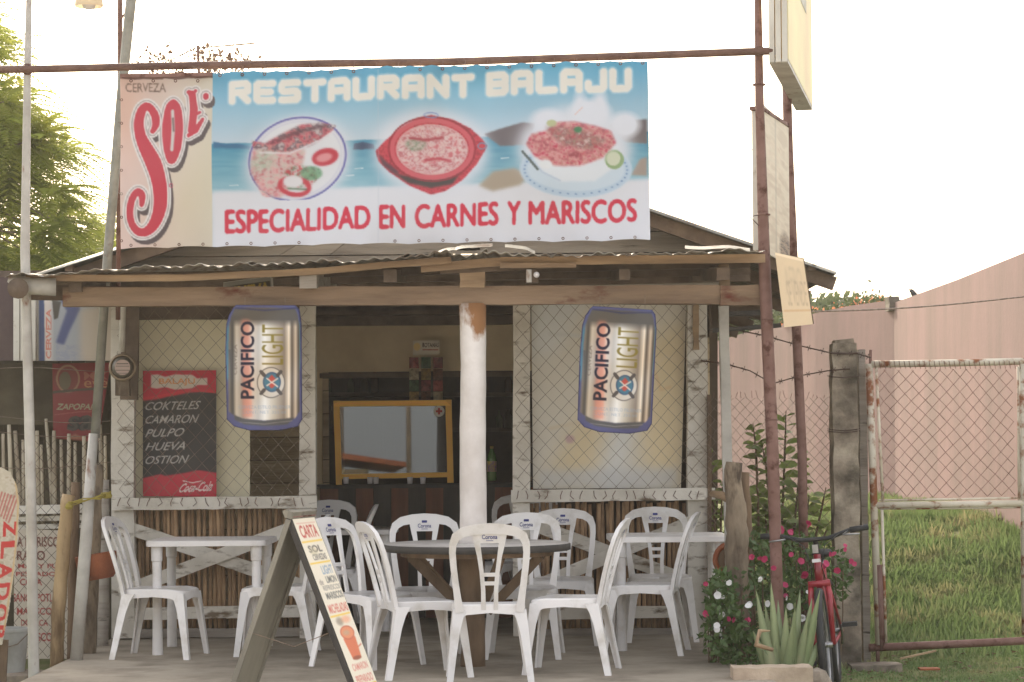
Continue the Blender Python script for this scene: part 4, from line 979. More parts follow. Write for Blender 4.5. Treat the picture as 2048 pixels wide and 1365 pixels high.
part('backing', MB().beam(P(359.5, 994, 16.512), P(359.5, 741, 16.512), M(147, 16.5), .012), m_white_paint, mn)
cvp = Canvas(1058, 553, 1380, 982, 1.0, (216, 210, 198))
for q in (((1080, 980), (1200, 760), (1240, 700), (1180, 980)), ((1260, 700), (1372, 640), (1372, 980), (1290, 960))): cvp.poly(q, (222, 202, 160), 18, .8)
for q in (((1200, 975), (1270, 720), (1300, 720), (1235, 975)), ((1062, 560), (1200, 560), (1120, 700), (1062, 720))): cvp.poly(q, (220, 224, 228), 14, .7)
cvp.stroke([(1100, 858), (1150, 846), (1200, 842)], 6, (214, 200, 176), 6, a=.7); cvp.stroke([(1310, 732), (1330, 715), (1372, 718)], 6, (220, 204, 176), 6, a=.8)
cvp.stroke([(1100, 668), (1160, 672)], 8, (208, 208, 206), 6, a=.7); cvp.ell(1140, 879, 9, 8, (190, 150, 160), soft=6, a=.7); cvp.poly([(1075, 940), (1360, 935), (1350, 975), (1080, 978)], (200, 200, 200), 8, .8)
cvp.stroke([(1310, 745), (1322, 780), (1340, 775)], 5, (216, 180, 130), 6, a=.5)
ps = thing('beige_poster', 'large faded beige and yellow poster filling the right window bay behind the mesh', 'poster', P(1218, 978, 16.5))
part('printed_face', sheet_mesh('printed_face', cvp, lambda a, b_, s, t: Parr(a, b_, 16.48)+np.stack([0*s, .01*np.sin(s*6+t*3), 0*s], -1), 160, 210, ((1062, 556), (1374, 554), (1362, 976), (1066, 978))), m_print_board, ps)
part('backing', MB().prism([(1062, 556), (1374, 554), (1362, 976), (1066, 978)], lambda a, b_, d: P(a, b_, d), 16.5, 16.512), m_white_paint, ps)

# ================================================================== CHAIRS AND TABLES
def ribbon(b, pts, fn, th=.014):
    """pts: (x, h, width); flat band of the chair back bent by fn"""
    n = len(pts); vv = []
    for i, (x, h, wd) in enumerate(pts):
        a = pts[max(i-1, 0)]; c = pts[min(i+1, n-1)]; t = Vector((c[0]-a[0], c[1]-a[1])).normalized(); nr = Vector((-t.y, t.x))*wd/2
        for s_ in (1, -1):
            for d in (0, th): vv.append(fn(x+nr.x*s_, h+nr.y*s_, d))
    ff = []
    for i in range(n-1):
        k = 4*i; ff += [(k, k+2, k+6, k+4), (k+1, k+5, k+7, k+3), (k, k+4, k+5, k+1), (k+2, k+3, k+7, k+6)]
    ff += [(0, 1, 3, 2), (4*n-4, 4*n-2, 4*n-1, 4*n-3)]
    b.add(vv, ff)
def bend(x, h, d):
    y = -.195-.20*h-.22*h*h+.30*(x*x)*(.6+h)-d
    return (x, y, .425+h*.985)
def chair_meshes():
    parts_ = {}
    # seat with skirt
    b = MB(); n = 12; vv = []
    def outline(t):    # rounded trapezoid seat plan, t in 0..1
        a = 2*math.pi*t; c, s_ = math.cos(a), math.sin(a); e = .32
        x = math.copysign(abs(c)**e, c); y = math.copysign(abs(s_)**e, s_)
        return x*(.205 if y > 0 else .19)*(1+.04*y), y*.205
    N = 40
    rings = [(0, .428), (.5, .430), (.85, .438), (.97, .440), (1.0, .434), (1.005, .415), (1.01, .375)]
    for r, z in rings:
        for k in range(N):
            x, y = outline(k/N)
            zz = z
            if r > 1.008: # arched lower edge between the legs
                q = min(abs(abs(x)-.2)+abs(abs(y)-.2), .2)/.2; zz = z+.016*q if q > .35 else z
            vv.append((x*r, y*r, zz+(.012*max(0, (y-.12))/.08*-1 if y > .12 else 0)))
    ff = [(i*N+k, i*N+(k+1) % N, (i+1)*N+(k+1) % N, (i+1)*N+k) for i in range(len(rings)-1) for k in range(N)]
    b.add(vv, ff)
    # inner skirt face
    parts_['seat'] = b.mesh('seat')
    # leg: L section, tapering, splayed; local corner at (1,1)
    def leg(sx, sy):
        b = MB(); x0, y0 = .205*sx, .2*sy; x1, y1 = .245*sx, (.245 if sy > 0 else -.275)
        lv = [(0, .082, .41), (.12, .062, .36), (.3, .050, .29), (.65, .041, .14), (1, .036, 0)]; vv = []
        for t, wd, z in lv:
            cx = x0+(x1-x0)*t; cy = y0+(y1-y0)*t; th = .012
            prof = [(0, 0), (-wd, 0), (-wd, -th), (-th, -th), (-th, -wd), (0, -wd)]
            for px_, py_ in prof: vv.append((cx+px_*sx, cy+py_*sy, z))
        ff = []
        for i in range(len(lv)-1):
            for k in range(6): ff.append((6*i+k, 6*i+(k+1) % 6, 6*i+6+(k+1) % 6, 6*i+6+k))
        ff += [(0, 1, 2, 3, 4, 5), tuple(6*(len(lv)-1)+k for k in range(5, -1, -1))]
        if sx*sy < 0: ff = [f[::-1] for f in ff]
        b.add(vv, ff); return b.mesh('leg')
    parts_['legs'] = [leg(1, 1), leg(-1, 1), leg(1, -1), leg(-1, -1)]
    b = MB()
    arch = [(-.168, -.03, .050), (-.178, .05, .040), (-.190, .14, .036), (-.200, .23, .036), (-.206, .31, .037), (-.203, .36, .041), (-.186, .402, .052), (-.145, .430, .056), (-.075, .444, .060), (0, .448, .062)]
    arch = arch+[(-x, h, w_) for x, h, w_ in arch[-2::-1]]
    ribbon(b, arch, bend, .024)
    for s_ in (1, -1):
        ribbon(b, [(s_*.034, -.02, .026), (s_*.036, .10, .024), (s_*.044, .2, .024), (s_*.056, .29, .026), (s_*.068, .36, .034), (s_*.078, .43, .04)], lambda x, h, d: bend(x, h, d+.0008))
    ribbon(b, [(-.03, .135, .022), (.03, .135, .022)], lambda x, h, d: bend(x, h, d+.0016))
    ribbon(b, [(-.04, .185, .022), (.04, .185, .022)], lambda x, h, d: bend(x, h, d+.0016))
    # crest plate
    for x0, x1 in ((-.075, -.0375), (-.0375, 0), (0, .0375), (.0375, .075)):
        ribbon(b, [(x0, .40, .07), (x1, .40, .07)], lambda x, h, d: bend(x, h, d*.8+.0024))
    parts_['backrest'] = b.mesh('backrest')
    # logo: crown and word, both faces of the crest
    v, t, _ = text_tris('Corona', .01); b = MB()
    for side in (0, 1):
        vv = []
        for a, c in v:
            x = (a-.5)*.085*(1 if side else -1); vv.append(Vector(bend(x, .388+c*.026, .0175 if side else -.0035)))
        if side == 0: pass
        b.add(vv, t)
        for cx in (-.012, -.004, .004, .012):
            vv = [bend(cx+q, .424+r_, .0175 if side else -.0035) for q, r_ in ((-.005, 0), (.005, 0), (.004, .011), (-.004, .011))]
            b.add(vv, [(0, 1, 2, 3)])
        vv = [bend(q, .420+r_, .0175 if side else -.0035) for q, r_ in ((-.016, 0), (.016, 0), (.016, .005), (-.016, .005))]; b.add(vv, [(0, 1, 2, 3)])
        vv = [bend(q, .378+r_, .0175 if side else -.0035) for q, r_ in ((-.02, 0), (.02, 0), (.02, .003), (-.02, .003))]; b.add(vv, [(0, 1, 2, 3)])
    parts_['logo'] = b.mesh('logo')
    for m_ in [parts_['seat'], parts_['backrest']]+parts_['legs']: m_.materials.append(m_plastic); m_.shade_smooth(); m_.set_sharp_from_angle(angle=R(40))
    parts_['logo'].materials.append(m_logo)
    return parts_
CH = chair_meshes()
def chair(x, y, rz, label, z=0, sc=1.0):
    """rz: 0 faces away from the lens; positive turns left"""
    o = thing('plastic_chair', label, 'chair', (x, y, z), rz, 'white plastic chairs')
    o.scale = (sc, sc, sc)
    part('seat', CH['seat'], None, o, world=False)
    part('backrest', CH['backrest'], None, o, world=False)
    for m_ in CH['legs']: part('leg', m_, None, o, world=False)
    part('logo', CH['logo'], None, o, world=False)
    return o
def cx(px, Y): return (px-1024)*Y/F
chair(cx(321, 15.0), 15.0, R(-98), 'white plastic chair at the far left facing right towards the left square table', sc=1.0)
chair(cx(548, 15.15), 15.15, R(90), 'white plastic chair right of the left square table, half hidden by the pavement sign')
chair(cx(975, 13.35), 13.30, R(2), 'nearest white plastic chair, seen from behind in front of the round table', sc=1.0)
chair(cx(838, 13.55), 13.6, R(-72), 'white plastic chair facing right at the front left of the round table')
chair(cx(730, 14.0), 14.25, R(-128), 'white plastic chair just behind the pavement sign, facing right towards us')
chair(cx(850, 14.65), 14.72, R(184), 'white plastic chair facing us behind the round table, left of the pillar')
chair(cx(1045, 14.75), 14.78, R(176), 'white plastic chair facing us behind the round table, right of the pillar')
chair(cx(1136, 13.75), 13.75, R(80), 'white plastic chair at the front right of the round table facing left')
chair(cx(1124, 15.6), 15.75, R(178), 'white plastic chair facing us against the half wall, between round and square table')
chair(cx(1285, 15.0), 14.98, R(80), 'white plastic chair facing left in front of the right square table')
chair(cx(1318, 15.9), 15.98, R(181), 'white plastic chair facing the street behind the right square table')
chair(cx(634, 16.9), 16.85, R(170), 'white plastic chair inside the doorway on the left facing out', z=.05)
chair(cx(655, 16.9), 16.9, R(95), 'white plastic chair inside the doorway on the left seen from the side', z=.02)
chair(cx(1008, 17.0), 16.95, R(120), 'white plastic chair inside the doorway just right of the white pillar', z=.05)
chair(cx(1040, 17.2), 17.35, R(178), 'white plastic chair inside the doorway mostly hidden behind the door post', z=.07)
# pushes visual stack: the round table
def square_table(px, Y, label, rz=0, w=.78, h=.735):
    o = thing('square_table', label, 'table', (cx(px, Y), Y, 0), rz, 'white plastic square tables')
    b = MB(); n = 36; vv = []
    def ol(t, s_):
        a = 2*math.pi*t; c, q = math.cos(a), math.sin(a); e = .14
        return math.copysign(abs(c)**e, c)*w/2*s_, math.copysign(abs(q)**e, q)*w/2*s_
    for s_, z in ((0, h), (.9, h), (.985, h-.001), (1, h-.006), (1, h-.036), (.985, h-.038), (.97, h-.02), (0, h-.02)):
        for k in range(n): x, y = ol((k+.5)/n, s_); vv.append((x, y, z))
    b.add(vv, [(i*n+k, i*n+(k+1) % n, (i+1)*n+(k+1) % n, (i+1)*n+k) for i in range(7) for k in range(n)])
    part('table_top', b, m_plastic, o, world=False, smooth='auto')
    for sx in (1, -1):
        for sy in (1, -1):
            x, y = sx*(w/2-.07), sy*(w/2-.07)
            part('leg', MB().lathe([(0, 0), (.035, 0), (.03, .3), (.030, .6), (.036, .605), (.037, h-.03)], (x, y, 0), 14), m_plastic, o, world=False, smooth='auto')
            
    return o
square_table(424, 15.45, 'white plastic square table on the left between two chairs')
square_table(1333, 15.45, 'white plastic square table on the right in front of the braced half wall')
square_table(690, 17.25, 'white plastic table inside the doorway in front of the striped counter', w=.75)
rt = thing('round_table', 'round table with grey top and ragged black rim built around the white pillar', 'table', (cx(952, YL), YL, 0))
b = MB(); n = 64; vv = []; Rt = .558
for s_, z in ((.0, .745), (.97, .743), (1, .738)):
    for k in range(n): a = 2*math.pi*k/n; vv.append((Rt*s_*math.cos(a), Rt*s_*math.sin(a), z))
b.add(vv, [(i*n+k, i*n+(k+1) % n, (i+1)*n+(k+1) % n, (i+1)*n+k) for i in range(2) for k in range(n)])
part('table_top', b, pmat('worn_grey_table_top', S(206,200,194), S(176,170,164), 5, .45, bump=.1), rt, world=False, smooth='auto')
b = MB(); vv = []
for lv, (rr_, z) in enumerate(((1.0, .738), (1.012, .734), (1.012, .70), (.99, .695))):
    for k in range(n):
        a = 2*math.pi*k/n; j = .004*math.sin(k*1.7)+.003*math.sin(k*4.1) if lv in (1, 2) else 0
        vv.append((Rt*(rr_+j)*math.cos(a), Rt*(rr_+j)*math.sin(a), z+(.006*math.sin(k*2.3)*math.sin(k*.9) if lv == 2 else 0)))
b.add(vv, [(i*n+k, (i)*n+(k+1) % n, (i+1)*n+(k+1) % n, (i+1)*n+k) for i in range(3) for k in range(n)])
part('table_rim', b, m_black_board, rt, world=False, smooth=True)
part('under_board', MB().lathe([(0, .695), (.46, .695), (.46, .665), (0, .665)], (0, 0, 0), 20), m_rough_wood, rt, world=False)
for a_ in (20, 110, 200, 290, 155, 335):
    ca_, sa_ = math.cos(R(a_)), math.sin(R(a_))
    part('strut', MB().beam((.42*ca_, .42*sa_, .67), (.07*ca_, .07*sa_, .33), .055, .03, 3, .002), m_rough_wood, rt, world=False)
# ================================================================== PAVEMENT SIGN
YA = 11.0
aw = thing('pavement_sign', 'dark framed folding pavement board with a printed white drinks list on its right face', 'folding sign', (-1.0, YA, -.2))
U = Vector((.078, .30, 0))
def panel(t0, b0, off, th):
    """t0 top near corner, b0 bottom near corner"""
    v = (b0-t0); nrm = U.cross(v).normalized()
    return t0, v, nrm
TR_ = P(582, 1035, YA); BRn = TR_+Vector((.47, 0, -1.27))*1.0
TLn = P(574, 1038, YA); BLn = TLn+Vector((-.44, 0, -1.27))
def slab(a, v, uu, nrm, th, t0=0, t1=1, s0=0, s1=1):
    b = MB(); q = [a+v*t0+uu*s0, a+v*t1+uu*s0, a+v*t1+uu*s1, a+v*t0+uu*s1]
    b.add(q+[p+nrm*th for p in q], [(0, 1, 2, 3), (7, 6, 5, 4), (0, 4, 5, 1), (1, 5, 6, 2), (2, 6, 7, 3), (3, 7, 4, 0)]); return b
vR = BRn-TR_; nR = U.cross(vR).normalized();  nR = nR if nR.x > 0 else -nR
vL = BLn-TLn; nL = U.cross(vL).normalized(); nL = nL if nL.x < 0 else -nL
m_sign_dark = pmat('weathered_grey_board', S(132,127,114), S(100,96,86), 2.5, .7, stretch=(1,1,.3), bump=.2, c3=S(70,64,56), t3=.62, s3=3)
part('right_board', slab(TR_, vR, U, nR, -.012), m_sign_dark, aw)
part('left_board', slab(TLn, vL, U, nL, -.012), m_sign_dark, aw)
for nm, a, v, nr in (('frame_strip', TR_, vR, nR), ('frame_strip', TLn, vL, nL)):
    for s0, s1 in ((-.05, -.005), (1.005, 1.04)):
        part(nm, slab(a, v, U, nr, -.024, 0, 1.0, s0, s1), m_sign_dark if v is vL else m_black_board, aw)
    for t0, t1 in ((-.03, -.004), (1.002, 1.03)): part(nm, slab(a, v, U, nr, -.024, t0, t1, -.05, 1.04), m_sign_dark, aw)
part('hinge', slab(P(574, 1036, YA), Vector((.03, 0, 0)), U, Vector((0, 0, 1)), .01), m_rust, aw)
part('stay_cord', MB().tube([TLn+vL*.42+U*.1, (TLn+vL*.46+TR_+vR*.46)/2+U*.1+Vector((0, 0, -.02)), TR_+vR*.42+U*.1], .002, 4), m_wire, aw)
ca = Canvas(0, 0, 60, 560, 2.2, (222, 212, 192))
for y_, s_ in ((372, 'TACOS'), (398, 'CALDOS'), (424, 'PESCADO'), (450, 'FRITO'), (480, 'PULPO')): ca.text(s_, (10, y_, 50, y_+15), (190, 110, 96), .01)
ca.text('CARTA', (8, 18, 54, 44), (176, 76, 66), .02); ca.stroke([(6, 14), (56, 14)], 1.5, (190, 110, 96), a=.6)
for y in (52, 96, 204, 348): ca.stroke([(3, y), (57, y-1)], 3, (226, 186, 70))
ca.text('SOL', (12, 60, 48, 74), (90, 84, 76), .02); ca.text('CERVEZAS', (16, 78, 52, 90), (84, 80, 76), .01); ca.ell(24, 72, 10, 8, (180, 170, 140), soft=4, a=.5)
ca.text('LIGHT', (26, 102, 56, 120), (130, 150, 170), .02); ca.text('de', (8, 128, 18, 140), (110, 100, 96)); ca.text('LIMON', (28, 124, 56, 138), (96, 96, 92), .02)
ca.text('REFRESCOS', (12, 142, 58, 152), (110, 106, 102)); ca.text('MARISCOS', (12, 156, 58, 170), (92, 92, 88), .02)
ca.text('MICHELADAS', (6, 180, 58, 198), (196, 110, 96), .02); ca.ell(22, 216, 9, 8, (120, 106, 90), soft=6, a=.6); ca.ell(40, 214, 12, 7, (226, 150, 110), soft=6, a=.6)
ca.poly([(14, 250), (48, 250), (44, 292), (20, 294)], (206, 116, 82), .6); ca.ell(32, 292, 12, 4, (150, 84, 60)); ca.ell(31, 240, 19, 14, (214, 138, 100)); ca.ring(31, 240, 19, 14, 2, (184, 96, 72)); ca.ell(28, 240, 9, 5, (190, 150, 120), soft=4)
ca.stroke([(46, 272), (56, 268)], 2, (190, 90, 70)); ca.text('CAMARON', (10, 302, 52, 316), (200, 120, 106), .01); ca.text('PREPARADO', (8, 326, 54, 342), (196, 110, 96), .01)
for k_ in range(3): ca.A[..., k_] = ca.blur(ca.A[..., k_], .9)
A0 = TR_+nR*.003
def fa(px, py, s, t):
    o = np.array(A0)+s[..., None]*np.array(U)+t[..., None]*np.array(vR); return o
part('printed_list', sheet_mesh('printed_list', ca, fa, 90, 520, ((0, 0), (60, 0), (60, 550), (0, 550))), m_print_board, aw)
# ================================================================== LEFT SIDE
nb = thing('neighbour_shed', 'dim brown plank shed wall behind the stick fence at the far left', 'shed', (cx(60, 18.2), 18.2, -.2))
for i in range(16):
    xa = -180+i*27; part('wall_plank', MB().beam(P(xa+13, 1290, 18.2+random.uniform(-.01, .01)), P(xa+13, 560, 18.2), M(26, 18.2), .02), m_olive, nb)
part('roof_edge', MB().beam(P(-200, 560, 17.9), P(240, 556, 17.9), M(20, 17.9), .6), m_dark_wood, nb)
part('side_return', MB().box((cx(-230, 18.2), 16.9, .9), (.05, 2.6, 2.2)), m_olive, nb)
mr_ = pmat('maroon_grey_sheet', S(92,78,74), S(76,62,62), 3, .8, bump=.2)
solo('dark_sheet_panel', MB().beam(P(-10, 722, 17.4), P(-10, 555, 17.4), M(200, 17.4), .02), mr_, 'dull maroon grey sheet at the top left corner under the canopy end', 'panel', tuple(P(-10, 722, 17.4)))
# light box sign
cl = Canvas(26, 584, 238, 726, 1.5, (160, 153, 140))
cl.poly([(78, 584), (90, 584), (90, 726), (78, 726)], (64, 78, 116), 1); cl.poly([(88, 584), (108, 584), (108, 726), (90, 726)], (196, 186, 178), 1)
cl.text('CERVEZA', ((92, 718), (92, 618), (103, 618), (103, 718)), (190, 112, 96), .03, a=.9)
cl.poly([(104, 600), (200, 584), (196, 640), (170, 726), (104, 726)], (150, 154, 160), 4); cl.poly([(120, 600), (158, 598), (160, 620), (140, 660), (128, 690), (112, 686), (124, 650), (134, 622)], (74, 82, 120), 2)
cl.poly([(104, 600), (122, 604), (116, 636), (108, 640)], (70, 66, 60), 1); cl.speckle(cl.mpoly([(112, 690), (170, 690), (170, 726), (112, 726)]), 8, [(150, 150, 156), (130, 136, 156)], 3, .5)
cl.poly([(160, 620), (238, 600), (238, 726), (160, 726)], (178, 166, 150), 6, .9)
lb2 = thing('light_box_sign', 'white light box sign with dark blue bottle picture and red vertical word', 'sign', P(120, 724, 17.2))
part('printed_face', sheet_mesh('printed_face', cl, lambda a, b_, s, t: Parr(a, b_, 17.17), 140, 90, ((74, 588), (236, 588), (232, 722), (74, 722))), m_print_board, lb2)
part('box', MB().prism([(74, 588), (236, 588), (232, 722), (74, 722)], lambda a, b_, d: P(a, b_, d), 17.18, 17.35), m_white_paint, lb2)
lb3 = thing('white_cabinet', 'plain white ribbed sign edge behind the white pole, left of the light box sign', 'sign', P(52, 722, 17.2))
for x0, x1 in ((29, 41), (43, 62), (64, 73)): part('edge_strip', MB().beam(P((x0+x1)/2, 722, 17.15), P((x0+x1)/2, 584, 17.15), M(x1-x0, 17.2), .08), m_white_paint, lb3)
solo('olive_sign_board', MB().beam(P(40, 850, 17.9), P(40, 728, 17.9), M(170, 17.9), .02), m_olive, 'olive brown board with thin black painted letters behind the stick fence', 'sign board', tuple(P(40, 850, 17.9)))
# letters on olive board : strokes
b = MB()
def st(pts_, w_=4, Y=17.88):
    for a, c in zip(pts_[:-1], pts_[1:]): b.beam(P(a[0], a[1], Y), P(c[0], c[1], Y), M(w_, Y), .004)
st([(2, 748), (2, 812)]); st([(8, 748), (22, 748), (8, 814), (22, 814)]); st([(28, 814), (34, 748), (40, 814)]); st([(30, 786), (38, 786)])
st([(46, 748), (52, 814), (58, 748)]); st([(66, 814), (66, 750), (80, 756), (80, 774), (68, 782), (80, 816)]); st([(88, 816), (90, 752), (102, 756), (101, 818)]); st([(90, 786), (102, 786)])
bo = part('painted_letters', b, m_black_ink, bpy.data.objects['olive_sign_board'])
# red drinks signs
cr = Canvas(98, 724, 226, 890, 1.5, (124, 36, 38))
cr.blend(cr.mell(134, 758, 26, 30), (118, 50, 46)); cr.ring(136, 758, 24, 28, 4, (150, 110, 84)); cr.ell(130, 762, 12, 18, (100, 88, 66)); cr.stroke([(104, 785), (160, 780), (222, 776)], 5, (72, 62, 46))
cr.text('MX', (168, 744, 216, 760), (150, 90, 72), .01); cr.text('eve', (168, 762, 216, 776), (170, 120, 80), .01)
cr.text('ZAPOPAN', (112, 808, 196, 820), (150, 150, 120), .02, .3); cr.stroke([(110, 830), (160, 824), (205, 824)], 2, (150, 76, 66))
cr.text('sa', ((132, 834), (186, 830), (186, 862), (134, 862)), (40, 36, 34), .06, .2); cr.text('sa', ((132, 834), (186, 830), (186, 862), (134, 862)), (150, 140, 110), -.0, .2, a=.25)
cr.poly([(125, 880), (150, 868), (180, 880)], (150, 96, 72), 1.5)
rs = thing('red_soft_drink_sign', 'faded red soft drink signboard behind the fence sticks with black script letters', 'sign', P(160, 888, 17.6))
shape = [(104, 727), (222, 725), (222, 800), (205, 830), (196, 888), (150, 884), (106, 872), (104, 830)]
part('printed_face', sheet_mesh('printed_face', cr, lambda a, b_, s, t: Parr(a, b_, 17.58), 100, 130, ((105, 728), (221, 726), (196, 884), (107, 876))), m_print_board, rs)
part('backing', MB().prism([(104, 727), (222, 725), (197, 886), (106, 878)], lambda a, b_, d: P(a, b_, d), 17.59, 17.61), m_brown_board, rs)
# stick fence
sfn = thing('stick_fence', 'fence of thin pale upright sticks wired together at the left', 'fence', P(110, 1060, 16.9))
for x, yt, yb, lean, r in ((6, 868, 1062, 4, 4), (18, 850, 1060, 10, 5), (30, 862, 1062, 18, 5), (46, 880, 1060, 2, 4), (66, 850, 1065, 3, 4), (74, 862, 1075, 4, 5), (82, 890, 1062, 6, 4), (92, 838, 1062, 22, 4), (108, 862, 1058, 2, 5), (122, 880, 1060, 4, 4), (138, 868, 1050, 0, 5), (150, 885, 1052, 2, 4), (168, 872, 1040, 2, 5), (186, 882, 1056, 4, 4), (200, 850, 1058, 8, 5), (210, 872, 1056, 3, 4)):
    part('stick', MB().tube([P(x, yt, 16.9), P(x+lean*.4, (yt+yb)/2, 16.88), P(x+lean, yb+130, 16.9)], [M(r*.8, 16.9), M(r, 16.9), M(r, 16.9)], 6), m_stick, sfn, smooth=True)
b = MB()
for y0 in (745, 838, 866, 930):
    b.tube([P(x, y0+8*math.sin((x+y0)/70.)+(0 if y0 != 745 else -x*.04), 16.86) for x in range(-20, 225, 15)], .0022, 4)
part('fence_wire', b, m_wire, sfn)
for i, (y, h) in enumerate(((1022, 16), (1040, 10), (1056, 9))): part('bench_board', MB().beam(P(-20, y, 16.6), P(214, y-6, 16.6), M(h, 16.6), .1+.1*(i == 0), 6, .002), m_white_wood, sfn)
# white board with red painted menu
cw = Canvas(26, 1054, 150, 1330, 1.5, (182, 172, 158))
for (s_, xa, xb, y, h) in (('A MARISCOS', 34, 126, 1074, 20), ('RATO', 34, 90, 1102, 19), ('MAS Y PU', 36, 116, 1128, 9), ('PESCADO', 32, 112, 1144, 9), ('COLA', 40, 84, 1158, 13), ('SANCH POTLE', 26, 112, 1188, 16), ('MARISCO', 34, 104, 1216, 14), ('DORACA', 42, 96, 1240, 12), ('RISCO', 62, 104, 1266, 17)):
    cw.text(s_, (xa, y, xb, y+h), (140, 44, 40) if y > 1120 else (96, 50, 42), .015, soft=.4)
wb = thing('painted_menu_board', 'whitish board with hand painted red seafood words behind wire mesh at the lower left', 'sign board', P(85, 1330, 16.0))
part('painted_face', sheet_mesh('painted_face', cw, lambda a, b_, s, t: Parr(a, b_, 16.0), 110, 240, ((28, 1058), (146, 1062), (146, 1318), (28, 1318))), m_print_board, wb)
part('board', MB().prism([(28, 1058), (146, 1062), (146, 1318), (28, 1318)], lambda a, b_, d: P(a, b_, d), 16.01, 16.03), m_white_paint, wb)
part('mesh_wire', link_diag(28, 222, 880, 1318, 15.96, .075, .0018), m_wire_dk, wb, kind='stuff')
# surfboard shaped sign
cs_ = Canvas(-60, 925, 45, 1300, 1.5, (168, 158, 140)); cs_.speckle(cs_.X*0+1, 16, [(168, 158, 140), (184, 176, 160), (140, 122, 104)], 4, .5)
for i, ch in enumerate('ZLADOR'):
    y = 1040+i*42; xo = 22-i*4.5; cs_.text(ch, ((xo+12, y), (xo+10, y+34), (xo-17, y+36), (xo-15, y+2)), (170, 44, 40), .04); 
for i in range(6): cs_.stroke([(4+i*6, 985+i*2), (-8+i*5, 1025+i*4)], 3, (150, 60, 56), 2, a=.7)
cs_.stroke([(30, 960), (35, 1010), (30, 1100), (20, 1180), (8, 1260)], 3, (176, 150, 110), 2)
sbp = [(-40, 1000), (-22, 950), (2, 935), (20, 945), (32, 970), (38, 1010), (34, 1080), (28, 1140), (18, 1220), (4, 1290), (-46, 1290)]
sg = thing('red_lettered_board', 'rounded cream board with big red letters running down it at the left edge', 'sign board', P(0, 1400, 13.6))
cmk = Canvas(-60, 925, 45, 1300, 1.5, (0, 0, 0)); mk2 = cmk.mpoly(sbp)
def cull2(x, y):
    return mk2[np.clip(((y-925)*1.5).astype(int), 0, cmk.h-1), np.clip(((x+60)*1.5).astype(int), 0, cmk.w-1)] > .5
part('painted_face', sheet_mesh('painted_face', cs_, lambda a, b_, s, t: Parr(a, b_, 13.6)+np.stack([0*s, .03*np.cos((a-0)/30.)*-1+.03, 0*s], -1), 90, 240, ((-48, 930), (44, 930), (44, 1296), (-48, 1296)), cull2), m_print_board, sg)
part('board', MB().prism(sbp, lambda a, b_, d: P(a, b_, d), 13.635, 13.66), m_white_paint, sg)
part('foot', MB().beam(P(0, 1400, 13.66), P(6, 1280, 13.66), .06, .03), m_rough_wood, sg)
# bucket
bk = thing('grey_bucket', 'pale grey plastic bucket on the ground beside the white pole at bottom left', 'bucket', P(12, 1336, 14.6))
p = P(12, 1338, 14.6); p.z = -.0
m_bucket = pmat('grey_bucket_plastic', S(150,150,146), S(120,118,112), 4, .5, bump=.1)
part('body', MB().lathe([(0, 0), (.115, 0), (.14, .25), (.147, .25), (.147, .27), (.138, .27), (.118, .03), (0, .03)], (p.x, p.y, -.05), 24), m_bucket, bk, smooth='auto')
part('handle', MB().tube([(p.x-.145, p.y, .19), (p.x-.1, p.y-.12, .13), (p.x, p.y-.16, .10), (p.x+.1, p.y-.12, .13), (p.x+.145, p.y, .19)], .003, 5), m_wire, bk)
solo('flat_stone', MB().lathe([(0, -.2), (.3, -.2), (.28, -.06), (.2, -.05), (0, -.05)], (p.x, p.y, 0), 9, 1.2, .8), m_conc_post, 'rough flat stone block under the grey bucket', 'stone', (p.x, p.y, -.2))
# bamboo and posts cluster
def rough_post(name, pts_, r, mat, label, cat='post', seg=10, jit=.06):
    p_ = pts_[0]; fl = []; fr_ = []; n_ = len(pts_)-1
    for i in range(5*n_+1):
        u_ = i/5; k = min(int(u_), n_-1); fl.append(pts_[k].lerp(pts_[k+1], u_-k)+Vector((random.uniform(-1, 1), random.uniform(-1, 1), 0))*r[0]*jit*1.3); fr_.append((r[k]*(1-(u_-k))+r[k+1]*(u_-k))*random.uniform(1-jit, 1+jit))
    return solo(name, MB().tube(fl, fr_, seg, jit=jit*.8), mat, label, cat, tuple(p_), smooth=True)
rough_post('bamboo_post', [P(112, 1345, 14.9), P(118, 1200, 14.9), P(128, 1090, 14.9), P(136, 990, 14.9)], [.043, .046, .042, .04], m_bamboo, 'leaning split bamboo post left of the white pipe')
rough_post('dark_stake', [P(142, 1340, 15.1), P(146, 1150, 15.1), P(152, 965, 15.1)], [.03, .032, .03], m_rough_wood, 'dark narrow stake between the bamboo post and white pipe')
rough_post('wood_post', [P(176, 1320, 15.3), P(186, 1120, 15.3), P(194, 930, 15.3)], [.05, .046, .04], m_bark, 'grey wood post standing behind the white pipe and clay pot')
rough_post('wood_post', [P(206, 1300, 15.9), P(208, 1120, 15.9), P(207, 960, 15.9)], [.04, .04, .036], m_grey_plank, 'grey wood post beside the left corner of the restaurant')
tp_ = thing('clay_pot', 'half round terracotta pot hung on the posts beside the white pipe', 'pot', P(192, 1155, 15.0))
p = P(194, 1128, 15.0)
part('pot_body', MB().lathe([(0, -.10), (.09, -.098), (.125, -.06), (.135, .06), (.125, .065), (.11, -.05), (0, -.08)], p, 22, rot=Matrix.Rotation(R(-9), 3, 'Y')), m_terracotta, tp_, smooth='auto')
b = MB()
for i in range(6):
    b.tube([P(130+i*3, 1008+random.uniform(-8, 8), 14.82), P(168, 1000+random.uniform(-5, 5), 14.80), P(200, 996+random.uniform(-8, 8), 14.83), P(222, 990+random.uniform(-8, 8), 15.0)], .0035, 5)
